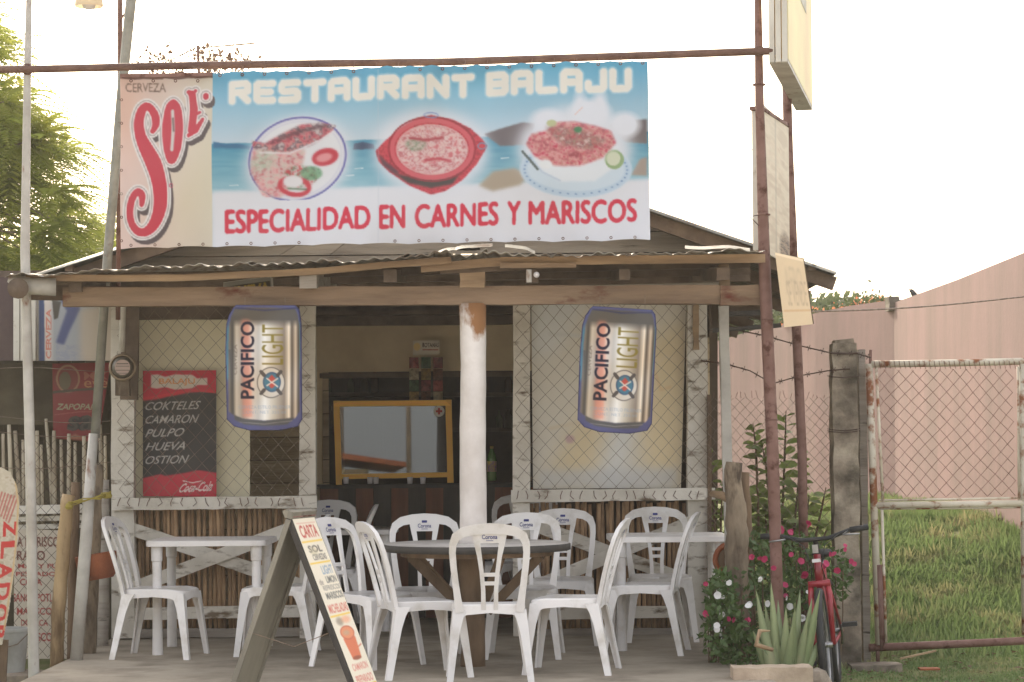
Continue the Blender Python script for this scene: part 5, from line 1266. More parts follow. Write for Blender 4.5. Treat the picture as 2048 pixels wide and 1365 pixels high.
b.lathe([(0, -.02), (.035, -.015), (.04, 0), (.03, .02), (0, .025)], P(212, 992, 14.95), 10); b.lathe([(0, -.02), (.02, -.015), (.026, 0), (.018, .02), (0, .025)], P(138, 1014, 14.8), 10)
solo('yellow_rope', b, m_yrope, 'yellow rope knotted round the white pipe and posts', 'rope', tuple(P(180, 1000, 14.82)))
# electricity meter
em = thing('electricity_meter', 'round grey electricity meter with glass dome on its post, conduit above it', 'electric meter', P(245, 790, 15.95))
p = P(245, 735, 15.9)
ry = Matrix.Rotation(R(90), 3, 'X')
part('rim', MB().torus(p, .083, .011, 'Y', 28, 8), pmat('meter_rim', S(140,124,104), rough=.4, metal=.5, bump=0), em, smooth=True)
part('body', MB().lathe([(0, -.05), (.07, -.05), (.072, .0), (.06, .035), (.045, .05), (0, .05)], p, 24, rot=ry), pmat('meter_body', S(104,98,88), rough=.5, bump=.05), em, smooth='auto')
cd_ = Canvas(228, 718, 262, 752, 3, (172, 150, 140)); cd_.stroke([(234, 728), (256, 728)], 1.4, (60, 56, 56)); cd_.stroke([(232, 733), (258, 733)], 2, (120, 110, 106)); cd_.stroke([(232, 741), (258, 741)], 1.6, (90, 80, 80)); cd_.stroke([(236, 747), (254, 747)], 1.4, (100, 90, 90))
cmd = Canvas(228, 718, 262, 752, 3, (0, 0, 0)).mell(245, 735, 15.5, 15.5)
part('dial', sheet_mesh('dial', cd_, lambda a, b_, s, t: Parr(a, b_, 15.845), 40, 40, ((229, 719), (261, 719), (261, 751), (229, 751)), lambda x, y: np.hypot(x-245, y-735) < 15.5), m_print_board, em)
part('base_box', MB().beam(P(246, 792, 15.95), P(246, 740, 15.95), M(28, 16), .07), m_bark, em)
part('conduit', MB().tube([P(243, 705, 15.92), P(246, 610, 15.92), P(244, 548, 15.95)], .022, 8), m_whitepole, em, smooth=True)
part('mounting_board', MB().beam(P(258, 800, 16.1), P(262, 600, 16.1), M(34, 16.1), .04, 6, .003), m_dark_wood, em)
# lamp at the top
la = thing('street_lamp', 'pale bell shaped lamp hanging at the top left edge of the sky', 'street lamp', P(178, 20, 14.5))
p = P(178, 14, 14.5)
m_lampsh = pmat('cream_enamel_lamp', S(226,210,184), S(206,188,160), 3, .4, bump=.05, trans=.35)
part('shade', MB().lathe([(.084, 0), (.088, .01), (.08, .08), (.05, .13), (.03, .16), (.03, .2)], p, 24), m_lampsh, la, smooth=True)
part('bulb', MB().lathe([(0, -.02), (.035, -.01), (.045, .02), (.03, .06), (0, .08)], p, 14), m_bikewhite, la, smooth=True)
part('arm', MB().tube([p+Vector((0, 0, .18)), p+Vector((.02, 0, .5)), p+Vector((.1, .2, .75)), P(272, -150, 15)], .018, 8), m_galv, la, smooth=True)
# TV antenna
an = thing('tv_antenna', 'thin television antenna on a rusty mast above the banner', 'antenna', P(397, 480, 15.2))
part('mast', MB().tube([P(398, 480, 15.2), P(398, 150, 15.2), P(396, 97, 15.2)], .010, 6), m_rust, an)
part('boom', MB().tube([P(330, 125, 15.2), P(390, 97, 15.2), P(512, 86, 15.2)], .0035, 5), m_wire, an)
for x in range(402, 512, 14): part('element', MB().tube([P(x, 97-(x-396)*.095, 15.0), P(x+6, 90-(x-396)*.09, 15.5)], .0022, 4), m_wire, an)
for (a, c) in (((332, 128), (392, 96)), ((350, 132), (396, 100)), ((400, 97), (510, 88)), ((400, 105), (470, 96))): part('element', MB().tube([P(a[0], a[1], 15.2), P(c[0], c[1], 15.2)], .0022, 4), m_wire, an)

# ================================================================== TREES
def feathery_tree():
    t = thing('feathery_leaf_tree', 'tall tree with feathery yellow green fronds behind the left white pole', 'tree', (-7.4, 25, -.2))
    b = MB(); b.tube([(-7.4, 25, -.2), (-7.3, 25, 1.5), (-7.1, 25, 3), (-6.9, 25, 4.2)], [.22, .18, .15, .11], 10, jit=.05); part('trunk', b, m_bark, t, smooth=True)
    bx = [(30, -40), (90, 60), (150, 70), (215, 60), (250, 105), (330, 200), (400, 245), (450, 255), (520, 245), (560, 210)]
    cl_ = []
    while len(cl_) < 135:
        py = random.uniform(20, 545); lim = np.interp(py, [q[0] for q in bx], [q[1] for q in bx])
        px = random.uniform(-260, lim-52) if lim-52 > -260 else -200
        if px > lim-52: continue
        cl_.append(P(px, py, random.uniform(23.2, 26.5)))
    lb_ = MB()
    for c in cl_:
        s0 = Vector((-6.9-random.random()*.3, 25, random.uniform(3, 4.4))); mid = s0.lerp(c, .5)+Vector((0, 0, .25))
        if random.random() < .6: lb_.tube([s0, mid, c], [.035, .02, .008], 5)
    part('limbs', lb_, m_bark, t, kind=None)
    V = []
    for c in cl_:
        out_ = Vector((c.x+6.9, c.y-25, c.z-3.6)).normalized()
        for k in range(17):
            d = Vector((rng.normal()*.75+.25, rng.normal()*.8, rng.normal()*.4-.12))+out_*.5; d.normalize()
            L = rng.uniform(.42, .8); n = 15
            sd_ = d.cross(Vector((0, 0, 1))); sd_ = sd_.normalized() if sd_.length > .1 else Vector((1, 0, 0))
            up = sd_.cross(d)
            pts_ = [c+d*(L*i/n)+Vector((0, 0, -.42*L*(i/n)**2)) for i in range(n+1)]
            for i in range(1, n+1):
                w_ = .14*math.sin(math.pi*(.12+.8*i/n))*rng.uniform(.85, 1.15)
                for s_ in (1, -1):
                    dd = (sd_*s_+d*.45-up*.16).normalized(); q = pts_[i]; a = d*.5*.030
                    V.append((q-a*.2, q+dd*w_*.5+a, q+dd*w_+Vector((0, 0, -.012)), q+dd*w_*.5-a))
            V.append((pts_[0], pts_[6]+up*.004, pts_[-1], pts_[6]-up*.004))
    part('crown', quads_mesh('crown', np.array([[tuple(p) for p in q] for q in V])), m_tree_leaf, t, label='feathery yellow green crown')
feathery_tree()
def blob_tree(name, label, cpx, cpy, Y, rx, rz, n, mat, trunk, size=.09, group=None, ry=None):
    c = P(cpx, cpy, Y); ry = ry or rx
    t = thing(name, label, 'tree', (c.x, c.y, .0), group=group)
    part('trunk', MB().tube([(c.x, c.y, -.2), (c.x+.05, c.y, c.z*.5), (c.x, c.y, c.z)], [.14, .1, .05], 8, jit=.05), m_bark, t, smooth=True)
    k = 22; cc = rng.normal(size=(k, 3))*np.array([rx, ry, rz])*.5; base = cc[rng.integers(0, k, n)]+rng.normal(size=(n, 3))*np.array([rx, ry, rz])*.22
    d = unit(rng.normal(size=(n, 3))); s_ = unit(np.cross(d, rng.normal(size=(n, 3)))); L = size*rng.uniform(.6, 1.4, n)
    part('crown', quads_mesh('crown', leaf_quads(base+np.array(c), d, s_, L, L*.5)), mat, t)
    return t
blob_tree('background_tree', 'low green tree in shade behind the left end of the canopy roof', -30, 560, 29, 1.2, .5, 2600, m_leaf, 1, .14)
blob_tree('background_tree', 'shadowed bush low behind the left roof slope', 150, 560, 29, .8, .3, 1200, m_leaf, 1, .11)
blob_tree('background_tree', 'pale distant tree crown showing between the roof corner and the pink wall', 1490, 655, 52, 2.2, .45, 3600, m_far_leaf, 1, .22)
blob_tree('background_tree', 'small distant green crown just right of the hanging tan sign', 1660, 628, 50, .9, .28, 1300, m_far_leaf, 1, .2)
# flowering creeper on the wall top
cb = MB(); V = []; V2 = []
for i in range(1500):
    x = random.uniform(1560, 1782); yb = np.interp(x, [1560, 1630, 1782], [646, 627, 602]); hmax = np.interp(x, [1560, 1650, 1740, 1782], [16, 12, 24, 6]); y = yb-abs(random.gauss(0, .5))*hmax+3
    q = P(x, y, 34-(x-1600)*.02+random.uniform(-.3, .3)); q = np.array(q); d = unit(rng.normal(size=3)); s_ = unit(np.cross(d, rng.normal(size=3))); L = random.uniform(.03, .08)
    (V2 if random.random() < .12 else V).append([q, q+d*L*.5+s_*L*.3, q+d*L, q+d*L*.5-s_*L*.3])
cr_ = thing('flowering_creeper', 'thin creeper with orange blossom growing along the top of the far pink wall', 'creeper', P(1690, 615, 33))
part('foliage', quads_mesh('foliage', np.array(V)), m_far_leaf, cr_); part('blossom', quads_mesh('blossom', np.array(V2)), m_orange, cr_)
# bare twiggy tree behind the banner
def twig_tree():
    t = thing('bare_twiggy_tree', 'bare twiggy tree with sparse dry leaves rising behind the banner at the left', 'tree', (cx(430, 25), 25, -.2))
    b = MB(); tips = []
    root = P(430, 230, 25)
    part('trunk', MB().tube([(root.x, 25, -.2), (root.x+.05, 25, 2), root], [.16, .12, .07], 8, jit=.05), m_bark, t, smooth=True)
    def grow(p, d, L, r, lev):
        q = p+d*L; mid = p.lerp(q, .5)+Vector((random.gauss(0, .04), 0, random.gauss(0, .04)))*L
        b.tube([p, mid, q], [r, r*.85, r*.7], 4, caps=False)
        if lev == 0: tips.append(q); return
        for _ in range(random.choice((2, 3, 3))):
            a = Vector((d.x+random.gauss(0, .55), d.y+random.gauss(0, .4), d.z+random.gauss(.05, .4))).normalized(); grow(q, a, L*random.uniform(.6, .85), r*.62, lev-1)
    for tx, ty in ((285, 130), (330, 100), (370, 120), (430, 110), (480, 120), (520, 130), (260, 170)):
        d = (P(tx, ty, 25+random.uniform(-.5, .5))-root).normalized(); grow(root, d, (P(tx, ty, 25)-root).length*.36, .018, 4)
    part('branches', b, m_twig, t)
    V = []
    for q in tips:
        for _ in range(2):
            if random.random() < .35:
                q_ = np.array(q)+rng.normal(size=3)*.02; d = unit(rng.normal(size=3)); s_ = unit(np.cross(d, rng.normal(size=3))); L = random.uniform(.04, .08); V.append([q_, q_+d*L*.5+s_*L*.3, q_+d*L, q_+d*L*.5-s_*L*.3])
    part('dry_leaves', quads_mesh('dry_leaves', np.array(V)), m_dry_leaf, t)
twig_tree()

# ================================================================== RIGHT SIDE SIGNS
bs = thing('upper_box_sign', 'tall box sign at the top right, yellow face and white edge, seen from below', 'box sign', P(1562, 122, 14.1))
a0 = P(1577, 125, 13.95); dvec = P(1625, 207, 15.9)-a0; dvec.z = 0; ul = dvec.normalized(); wn = Vector((-ul.y, ul.x, 0))
zb = a0.z; H_ = 1.15
def vbox(a, u_, L, wn_, th, z0, z1):
    b = MB(); q = [a, a+u_*L, a+u_*L+wn_*th, a+wn_*th]
    b.add([(p.x, p.y, z0) for p in q]+[(p.x, p.y, z1) for p in q], [(0, 3, 2, 1), (4, 5, 6, 7), (0, 1, 5, 4), (1, 2, 6, 5), (2, 3, 7, 6), (3, 0, 4, 7)]); return b
m_boxy = pmat('yellow_acrylic', S(236,214,160,1.2), S(222,200,150), 1.2, .4, bump=.02, trans=.25)  # warm yellow, slightly translucent, on both faces
part('face', vbox(a0, ul, dvec.length, wn, .03, zb+.02, zb+H_), m_boxy, bs, label='yellow acrylic face')
part('rear_face', vbox(a0+wn*.085, ul, dvec.length, wn, .03, zb+.02, zb+H_), m_boxy, bs)
part('edge_case', vbox(a0-ul*.01+wn*.002-Vector((0, 0, 0)), ul, dvec.length+.02, wn, .111, zb-.004, zb+.02), m_whitepole, bs)
for k in range(3): part('edge_strip', vbox(a0-ul*.03+wn*(.004+.038*k), ul, .028, wn, .032, zb, zb+H_), m_white_paint, bs)
part('white_patch', vbox(a0+ul*1.0-wn*.003, ul, .45, wn, .002, zb+.55, zb+.95), m_white_paint, bs, label='faded white patch of lettering')
mid = thing('middle_box_sign', 'narrow weathered whitish box sign fixed behind the brown pole', 'box sign', P(1512, 490, 14.15))
a1 = P(1524, 500, 14.12); dv = P(1578, 480, 14.9)-a1; dv.z = 0; u1 = dv.normalized(); w1_ = Vector((-u1.y, u1.x, 0)); zt = P(1524, 205, 14.12).z
cb2 = Canvas(0, 0, 60, 300, 1.5, (196, 182, 160))
for i in range(9): cb2.text(random.choice(('ACEITE', 'LLANTAS', 'TALLER', 'FRENOS')), (10+random.uniform(-2, 4), 60+i*22, 46+random.uniform(-4, 6), 74+i*22), (168, 132, 112), .0, soft=1.2, a=.55)
cb2.speckle(cb2.X*0+1, 30, [(190, 178, 158), (204, 192, 172), (176, 160, 140)], 5, .5); cb2.stroke([(30, 0), (30, 300)], 3, (150, 140, 126), 2, a=.5); cb2.speckle(cb2.mell(50, 270, 12, 34, 0, 6), 8, [(90, 76, 66), (140, 120, 100)], 6)
def f1(px, py, s, t):
    a = np.array([a1.x, a1.y, 0.]); return a+s[..., None]*np.array([dv.x, dv.y, 0])-np.array([w1_.x, w1_.y, 0])*.004*np.ones_like(s)[..., None]+np.stack([0*s, 0*s, zt-t*(zt-a1.z)-.05*s], -1)
part('printed_face', sheet_mesh('printed_face', cb2, f1, 60, 240, ((0, 0), (60, 0), (60, 300), (0, 300))), m_print_board, mid)
part('box', vbox(a1, u1, dv.length, w1_, .055, a1.z, zt-.05), m_white_paint, mid)
part('top_frame', vbox(a1-u1*.02-w1_*.01, u1, dv.length+.03, w1_, .075, zt-.045, zt-.025), m_rust, mid)
ts = thing('tan_hanging_sign', 'small tilted tan board wired between the two brown poles, faded lettering', 'sign', P(1596, 650, 13.95))
tq = ((1550, 505), (1608, 517), (1628, 648), (1569, 655))
ct_ = Canvas(1545, 500, 1635, 660, 2, (206, 184, 152)); ct_.text('AFRO', ((1566, 530), (1602, 536), (1610, 590), (1574, 590)), (160, 144, 124), .0, soft=2, a=.45); ct_.text('SE VENDE', ((1572, 560), (1612, 562), (1618, 612), (1578, 612)), (160, 140, 120), .0, soft=1, a=.6); ct_.stroke([(1570, 622), (1622, 620)], 4, (190, 150, 110), 3, a=.6); ct_.stroke([(1552, 508), (1606, 520)], 5, (226, 206, 176), 1.5)
part('printed_face', sheet_mesh('printed_face', ct_, lambda a, b_, s, t: Parr(a, b_, 13.9)+np.stack([0*s, .05*(a-1550)/78, 0*s], -1), 60, 100, tq), m_print_board, ts)
part('board', MB().prism(tq, lambda a, b_, d: P(a, b_, d+.05*(a-1550)/78), 13.905, 13.925), m_rough_wood, ts)
solo('overhead_cable', MB().tube([P(1618, 624, 15.2)]+[P(x, 624-((x-1618)/430)*30+6*math.sin((x-1618)/430*math.pi), 15.2+(x-1618)*.006) for x in range(1650, 2200, 40)], .006, 5), m_wire, 'slack grey cable crossing in front of the pink wall right of the tan sign', 'cable', tuple(P(1618, 624, 15.2)))
# broken eave pieces at the right corner of the building
eb = thing('broken_eave_boards', 'dark broken boards and torn sheet hanging under the right roof corner', 'boards', P(1480, 650, 16.2))
part('board', MB().beam(P(1425, 662, 15.6), P(1562, 651, 15.6), M(8, 15.6), .04, 5, .003), m_black_board, eb)
part('board', MB().beam(P(1438, 629, 15.9), P(1530, 626, 15.9), M(9, 15.9), .04, 5, .003), m_black_board, eb)
part('torn_sheet', MB().prism([(1404, 610), (1420, 610), (1424, 650), (1428, 670), (1416, 676), (1408, 660)], lambda a, b_, d: P(a, b_, d), 16.5, 16.51), m_dark_wood, eb)
part('torn_sheet', MB().prism([(1450, 600), (1530, 600), (1526, 628), (1500, 634), (1486, 648), (1470, 640), (1455, 650)], lambda a, b_, d: P(a, b_, d), 17.5, 17.51), m_dark_wood, eb)

# ================================================================== GATE, POSTS, WIRES
YG = 16.3
cp = thing('concrete_post', 'thick stained concrete gate post with chipped top, wire wrapped round it', 'post', P(1690, 1325, YG))
b = MB(); b.beam(P(1694, 1345, YG), P(1686, 688, YG), M(50, YG), .19, 26, .007); part('shaft', b, m_conc_post, cp)
part('chipped_cap', MB().beam(P(1687, 690, YG), P(1686, 680, YG), M(40, YG), .16, 1, .008), m_conc_post, cp)
part('rear_post', MB().beam(P(1733, 1345, YG+.15), P(1722, 700, YG+.15), M(14, YG), .1, 10, .004), m_grey_plank, cp)
for y in (705, 752, 858, 862): part('wire_wrap', MB().tube([P(1655, y, YG), P(1662, y+2, YG-.11), P(1690, y+4, YG-.125), P(1714, y+1, YG-.11), P(1720, y, YG)], .0035, 4), m_wire_dk, cp)
part('base_kerb', MB().beam(P(1700, 1340, YG-.3), P(1800, 1338, YG-.3), .07, .2, 4, .008), m_conc_post, cp)
gt = thing('metal_gate', 'white painted rusting pipe gate with diamond mesh in its upper half', 'gate', P(1752, 1305, YG))
def gp(a, c, w_, nm='pipe', m_=None, lab=None): return part(nm, MB().tube([P(a[0], a[1], YG), P((a[0]+c[0])/2, (a[1]+c[1])/2+.6, YG), P(c[0], c[1], YG)], M(w_/2, YG), 10), m_ or m_gate, gt, smooth=True, label=lab)
gp((1738, 728), (1758, 1290), 15, 'frame_pipe'); gp((2044, 728), (2050, 1272), 13, 'frame_pipe'); gp((1742, 729), (2056, 723), 14, 'frame_pipe')
gp((1750, 1011), (2050, 1007), 14, 'frame_pipe'); gp((1752, 729), (1766, 1006), 6, 'frame_bar'); gp((1758, 1001), (2050, 996), 4, 'frame_bar'); gp((1758, 1018), (2050, 1015), 4, 'frame_bar'); gp((1764, 1020), (1772, 1285), 6, 'frame_bar'); gp((2036, 734), (2038, 1006), 5, 'frame_bar')
gp((1738, 1296), (2070, 1281), 16, 'frame_pipe', m_rust, 'rusty brown bottom pipe')
gp((1756, 1130), (1762, 1300), 17, 'rusted_sleeve', m_rust)
gp((1741, 700), (1741, 732), 6, 'hinge_pin', m_rust); gp((1744, 860), (1746, 920), 9, 'latch', m_galv); gp((1755, 1290), (1756, 1325), 8, 'foot', m_rust)
part('chain_link', link_diag(1758, 2040, 738, 996, YG, .094, .0024), m_rust, gt, kind='stuff')
b = MB()
for i in range(30):
    x = 1748+i*10; b.tube([P(x, 722, YG-.03), P(x+3, 738, YG-.03)], .0022, 4)
part('tie_wires', b, m_rust, gt, kind='stuff')
fn_ = thing('chain_link_fence', 'rusty chain link fence between the restaurant corner and the concrete post', 'fence', P(1540, 1330, 16.3))
part('mesh', link_diag(1414, 1662, 795, 1320, 16.3, .072, .0018), m_wire, fn_, kind='stuff')
part('corner_stake', MB().beam(P(1420, 1330, 16.32), P(1418, 790, 16.32), .03, .03, 4, .002), m_rough_wood, fn_)
b = MB()
for x in range(1416, 1662, 11): b.tube([P(x, 797, 16.3), P(x+random.uniform(-5, 5), 797-random.uniform(4, 16), 16.3)], .002, 3)
part('loose_wire_ends', b, m_rust, fn_, kind='stuff')
for lab, pts_ in (('upper', [(1418, 660), (1470, 660), (1530, 672), (1600, 692), (1660, 706), (1715, 708), (1742, 716)]), ('lower', [(1402, 722), (1450, 728), (1500, 742), (1545, 768), (1600, 752), (1655, 742), (1700, 738)])):
    b = MB(); q = [P(x, y, 16.2) for x, y in pts_]; b.tube(q, .0042, 4)
    for i in range(len(q)-1):
        for t in (.3, .75):
            c = q[i].lerp(q[i+1], t); b.tube([c+Vector((-.008, 0, -.02)), c+Vector((.008, 0, .02))], .0028, 3); b.tube([c+Vector((-.015, 0, .012)), c+Vector((.014, 0, -.012))], .0028, 3)
    solo('barbed_wire', b, m_wire_dk, lab+' rusty barbed wire strand sagging from the restaurant corner to the concrete post', 'barbed wire', tuple(q[0]))
# trunk stump post and plank at the right corner of the porch
rough_post('tree_trunk_post', [P(1482, 1345, 14.6), P(1478, 1230, 14.6), P(1474, 1100, 14.6), P(1470, 1010, 14.6), P(1466, 925, 14.6)], [.075, .064, .068, .062, .05], m_bark, 'rough grey tree trunk post at the right corner of the porch', jit=.10, seg=14)
rough_post('tree_trunk_post', [P(1500, 1330, 15.1), P(1494, 1100, 15.1), P(1488, 945, 15.1)], [.045, .045, .035], m_rough_wood, 'thinner brown trunk post just behind the rough grey trunk post', jit=.08)
solo('wood_branch_stub', MB().tube([P(1425, 988, 14.9), P(1445, 992, 14.75), P(1466, 1003, 14.65)], [.022, .028, .03], 8, jit=.05), m_fascia, 'short pale branch stub between the sill end and the trunk post', 'branch', tuple(P(1440, 990, 14.8)), smooth=True)
wl = thing('old_wheel', 'brown wooden wheel rim leaning behind the right table leg', 'wheel', P(1462, 1125, 14.95))
part('rim', MB().torus(P(1462, 1120, 14.95), .10, .018, 'Y', 24, 8), m_terracotta, wl, smooth=True); part('disc', MB().lathe([(0, -.01), (.1, -.01), (.1, .01), (0, .01)], P(1462, 1120, 14.96), 20, rot=ry), m_rough_wood, wl)

# ================================================================== BIRD
bd = thing('black_bird', 'small black bird perched on the sloping top of the pink wall', 'bird', P(1832, 598, 29))
def sk_body(name, pts_, rad, mat, par):
    return part(name, MB().tube(pts_, rad, 10), mat, par, smooth=True)
m_bird = pmat('black_feather', (.03,.03,.035,1), rough=.5, bump=.1)
q = lambda x, y, d=0: P(x, y, 29+d)
sk_body('body', [q(1820, 580), q(1821, 581), q(1824, 583), q(1827, 588), q(1831, 593), q(1835, 596), q(1839, 599)], [.006, .022, .026, .034, .036, .022, .006], m_bird, bd)
sk_body('beak', [q(1821, 580), q(1815, 580)], [.009, .002], m_bird, bd)
sk_body('tail', [q(1833, 594), q(1839, 598), q(1843, 601)], [.014, .012, .006], m_bird, bd)
for dd in (-.02, .02):
    part('wing', MB().prism([(1824, 584), (1831, 587), (1838, 598), (1829, 594)], lambda a, b_, d: P(a, b_, d), 29+dd*1.9, 29+dd*1.9+.006), m_bird, bd)
    part('leg', MB().tube([q(1830, 594, dd), q(1829, 601, dd)], .004, 5), m_bird, bd)

# ================================================================== PLANTS
def leaf_mesh(name, L, Wd, mat, fold=.25, droop=.2, n=5):
    b = MB(); vv = []
    for i in range(n+1):
        t = i/n; w_ = Wd/2*math.sin(math.pi*(t*.92+.04))**.8 if 0 < t < 1 else .0015; z = -droop*L*t*t
        vv += [(-w_, L*t, z+fold*w_), (0, L*t, z), (w_, L*t, z+fold*w_)]
    b.add(vv, [f for i in range(n) for f in ((3*i, 3*i+1, 3*i+4, 3*i+3), (3*i+1, 3*i+2, 3*i+5, 3*i+4))])
    m_ = b.mesh(name); m_.materials.append(mat); m_.shade_smooth(); return m_
LM = [leaf_mesh('leaf', .10, .046, m_leaf2), leaf_mesh('leaf', .12, .052, m_leaf2, .4, .35), leaf_mesh('leaf', .085, .04, m_leaf2, .3, .1)]
def place_leaf(par, meshes, p, d, sc):
    o = bpy.data.objects.new('leaf', random.choice(meshes)); COL.objects.link(o); o.parent = par; o.matrix_parent_inverse = W[par.name].inverted()
    o.location = p; qn = Vector(d).to_track_quat('Y', 'Z') @ Euler((0, random.choice((1, -1))*random.uniform(.3, 1.2), 0)).to_quaternion(); o.rotation_euler = qn.to_euler(); o.scale = (sc, sc, sc); return o
def stem_plant(name, label, stems, Y, n, sc=1):
    base = P(stems[0][0][0], 1320, Y); t = thing(name, label, 'shrub', (base.x, Y, -.2), group=None)
    for st_ in stems:
        pts_ = [P(x, y, Y+random.uniform(-.1, .1)) for x, y in st_]
        part('stem', MB().tube(pts_, [.009]*(len(pts_)-1)+[.003], 5), m_rough_wood, t, smooth=True)
        tot = n
        for i in range(tot):
            u_ = .12+.86*i/tot; f_ = u_*(len(pts_)-1); k = min(int(f_), len(pts_)-2); p = pts_[k].lerp(pts_[k+1], f_-k); a = i*2.4+random.uniform(-.4, .4)
            place_leaf(t, LM, p, (math.cos(a), math.sin(a)*.8, random.uniform(.0, .6)), sc*random.uniform(.8, 1.35)*(1.1-.35*u_))
    return t
stem_plant('leafy_shrub', 'tall leafy shrub with upright glossy stems behind the brown poles', [[(1520, 1150), (1516, 1000), (1512, 900), (1506, 848)], [(1560, 1140), (1566, 1000), (1570, 900), (1572, 822)], [(1540, 1150), (1540, 1020), (1532, 930), (1522, 880)], [(1580, 1140), (1590, 1040), (1598, 960), (1596, 900)], [(1500, 1150), (1498, 1060), (1490, 990)], [(1556, 1150), (1552, 1060), (1550, 960)], [(1530, 1160), (1534, 1080), (1530, 1010)], [(1585, 1160), (1588, 1090), (1592, 1030)]], 16.9, 30, 1.25)
stem_plant('leafy_shrub', 'shorter leafy shrub with spreading stems at the foot of the concrete post', [[(1612, 1180), (1630, 1080), (1645, 1010), (1652, 975)], [(1620, 1180), (1640, 1090), (1668, 1030)], [(1600, 1180), (1612, 1060), (1618, 990)]], 16.7, 14, 1.2)
stem_plant('leafy_shrub', 'leafy shrub squeezed between the restaurant corner and the slim white post', [[(1432, 1180), (1430, 1050), (1424, 960), (1418, 890)], [(1440, 1180), (1442, 1040), (1446, 960)], [(1425, 1180), (1428, 1080), (1436, 1000)]], 17.0, 16, 1.2)
# periwinkle bush
fb_ = thing('periwinkle_bush', 'sprawling periwinkle bush with pink and white flowers beside the porch', 'flowering bush', (cx(1560, 14.6), 14.6, -.2))
N = 3300
ctr = [(1440, 1200, 14.3, 28, 55), (1446, 1262, 14.2, 40, 62), (1530, 1130, 14.9, 60, 65), (1590, 1140, 15.0, 55, 70), (1650, 1150, 15.2, 50, 60), (1500, 1230, 14.5, 70, 90), (1580, 1240, 14.8, 70, 85), (1480, 1300, 14.2, 45, 40)]
bs_ = []
for i in range(N):
    c = random.choice(ctr); r_ = 1.05*random.random()**.45; a = random.uniform(0, 6.283); bs_.append(tuple(P(c[0]+r_*c[3]*math.cos(a), c[1]+r_*c[4]*math.sin(a), c[2]+random.uniform(-.35, .35))))
bs_ = np.array(bs_); bs_ = bs_[bs_[:, 2] > -.2]; n_ = len(bs_)
d = unit(rng.normal(size=(n_, 3))+np.array([0, -.2, .3])); s_ = unit(np.cross(d, rng.normal(size=(n_, 3)))); L = rng.uniform(.035, .065, n_)
part('foliage', quads_mesh('foliage', leaf_quads(bs_, d, s_, L, L*.5)), m_leaf, fb_, kind='stuff')
b = MB()
for i in range(60):
    c = random.choice(ctr); p1_ = P(c[0]+random.uniform(-.8, .8)*c[3], c[1]-random.uniform(0, .9)*c[4], c[2]); b.tube([(p1_.x*.97+.05, p1_.y+.1, -.2), (p1_.x, p1_.y, p1_.z*.5), p1_], .004, 4)
part('stems', b, m_rough_wood, fb_, kind='stuff')
def flower_mesh(mat):
    b = MB()
    for k in range(5):
        a = 2*math.pi*k/5; c, s__ = math.cos(a), math.sin(a); r0 = .022
        pts_ = [(0, 0), (.010, .35), (.0095, .85), (0, 1.0), (-.0095, .85), (-.010, .35)]
        vv = [(x_*1.1*c-(y_*r0)*s__, -.004*y_, x_*1.1*s__+(y_*r0)*c) for x_, y_ in pts_]; b.add(vv, [tuple(range(6))])
    m_ = b.mesh('flower'); m_.materials.append(mat); return m_
fp, fw = flower_mesh(m_pink), flower_mesh(m_petal_white)
PK = [(1506, 1115), (1411, 1165), (1417, 1232), (1462, 1240), (1566, 1060), (1582, 1064), (1614, 1050), (1587, 1112), (1602, 1124), (1608, 1150), (1570, 1172), (1571, 1190), (1664, 1114), (1652, 1128), (1706, 1127), (1671, 1146), (1524, 1116), (1498, 1240), (1634, 1160), (1545, 1135), (1690, 1095)]
WH = [(1524, 1160), (1498, 1212), (1569, 1198), (1617, 1186), (1580, 1214), (1572, 1250), (1440, 1190), (1440, 1230), (1438, 1255), (1637, 1118), (1535, 1212), (1600, 1240), (1458, 1170), (1548, 1268)]
for pts_, fm in ((PK, fp), (WH, fw)):
    for x, y in pts_:
        for _ in range(1 if x % 2 else 2):
            o = bpy.data.objects.new('flower', fm); COL.objects.link(o); o.parent = fb_; o.matrix_parent_inverse = W[fb_.name].inverted()
            o.location = P(x+random.uniform(-5, 5), y+random.uniform(-5, 5), 13.95+random.uniform(-.06, .06)+(.5 if x > 1560 else 0)); o.rotation_euler = (random.uniform(-1.0, .1), random.uniform(0, 6), random.uniform(-.6, .6)); sc_ = random.uniform(.65, 1.1); o.scale = (sc_,)*3
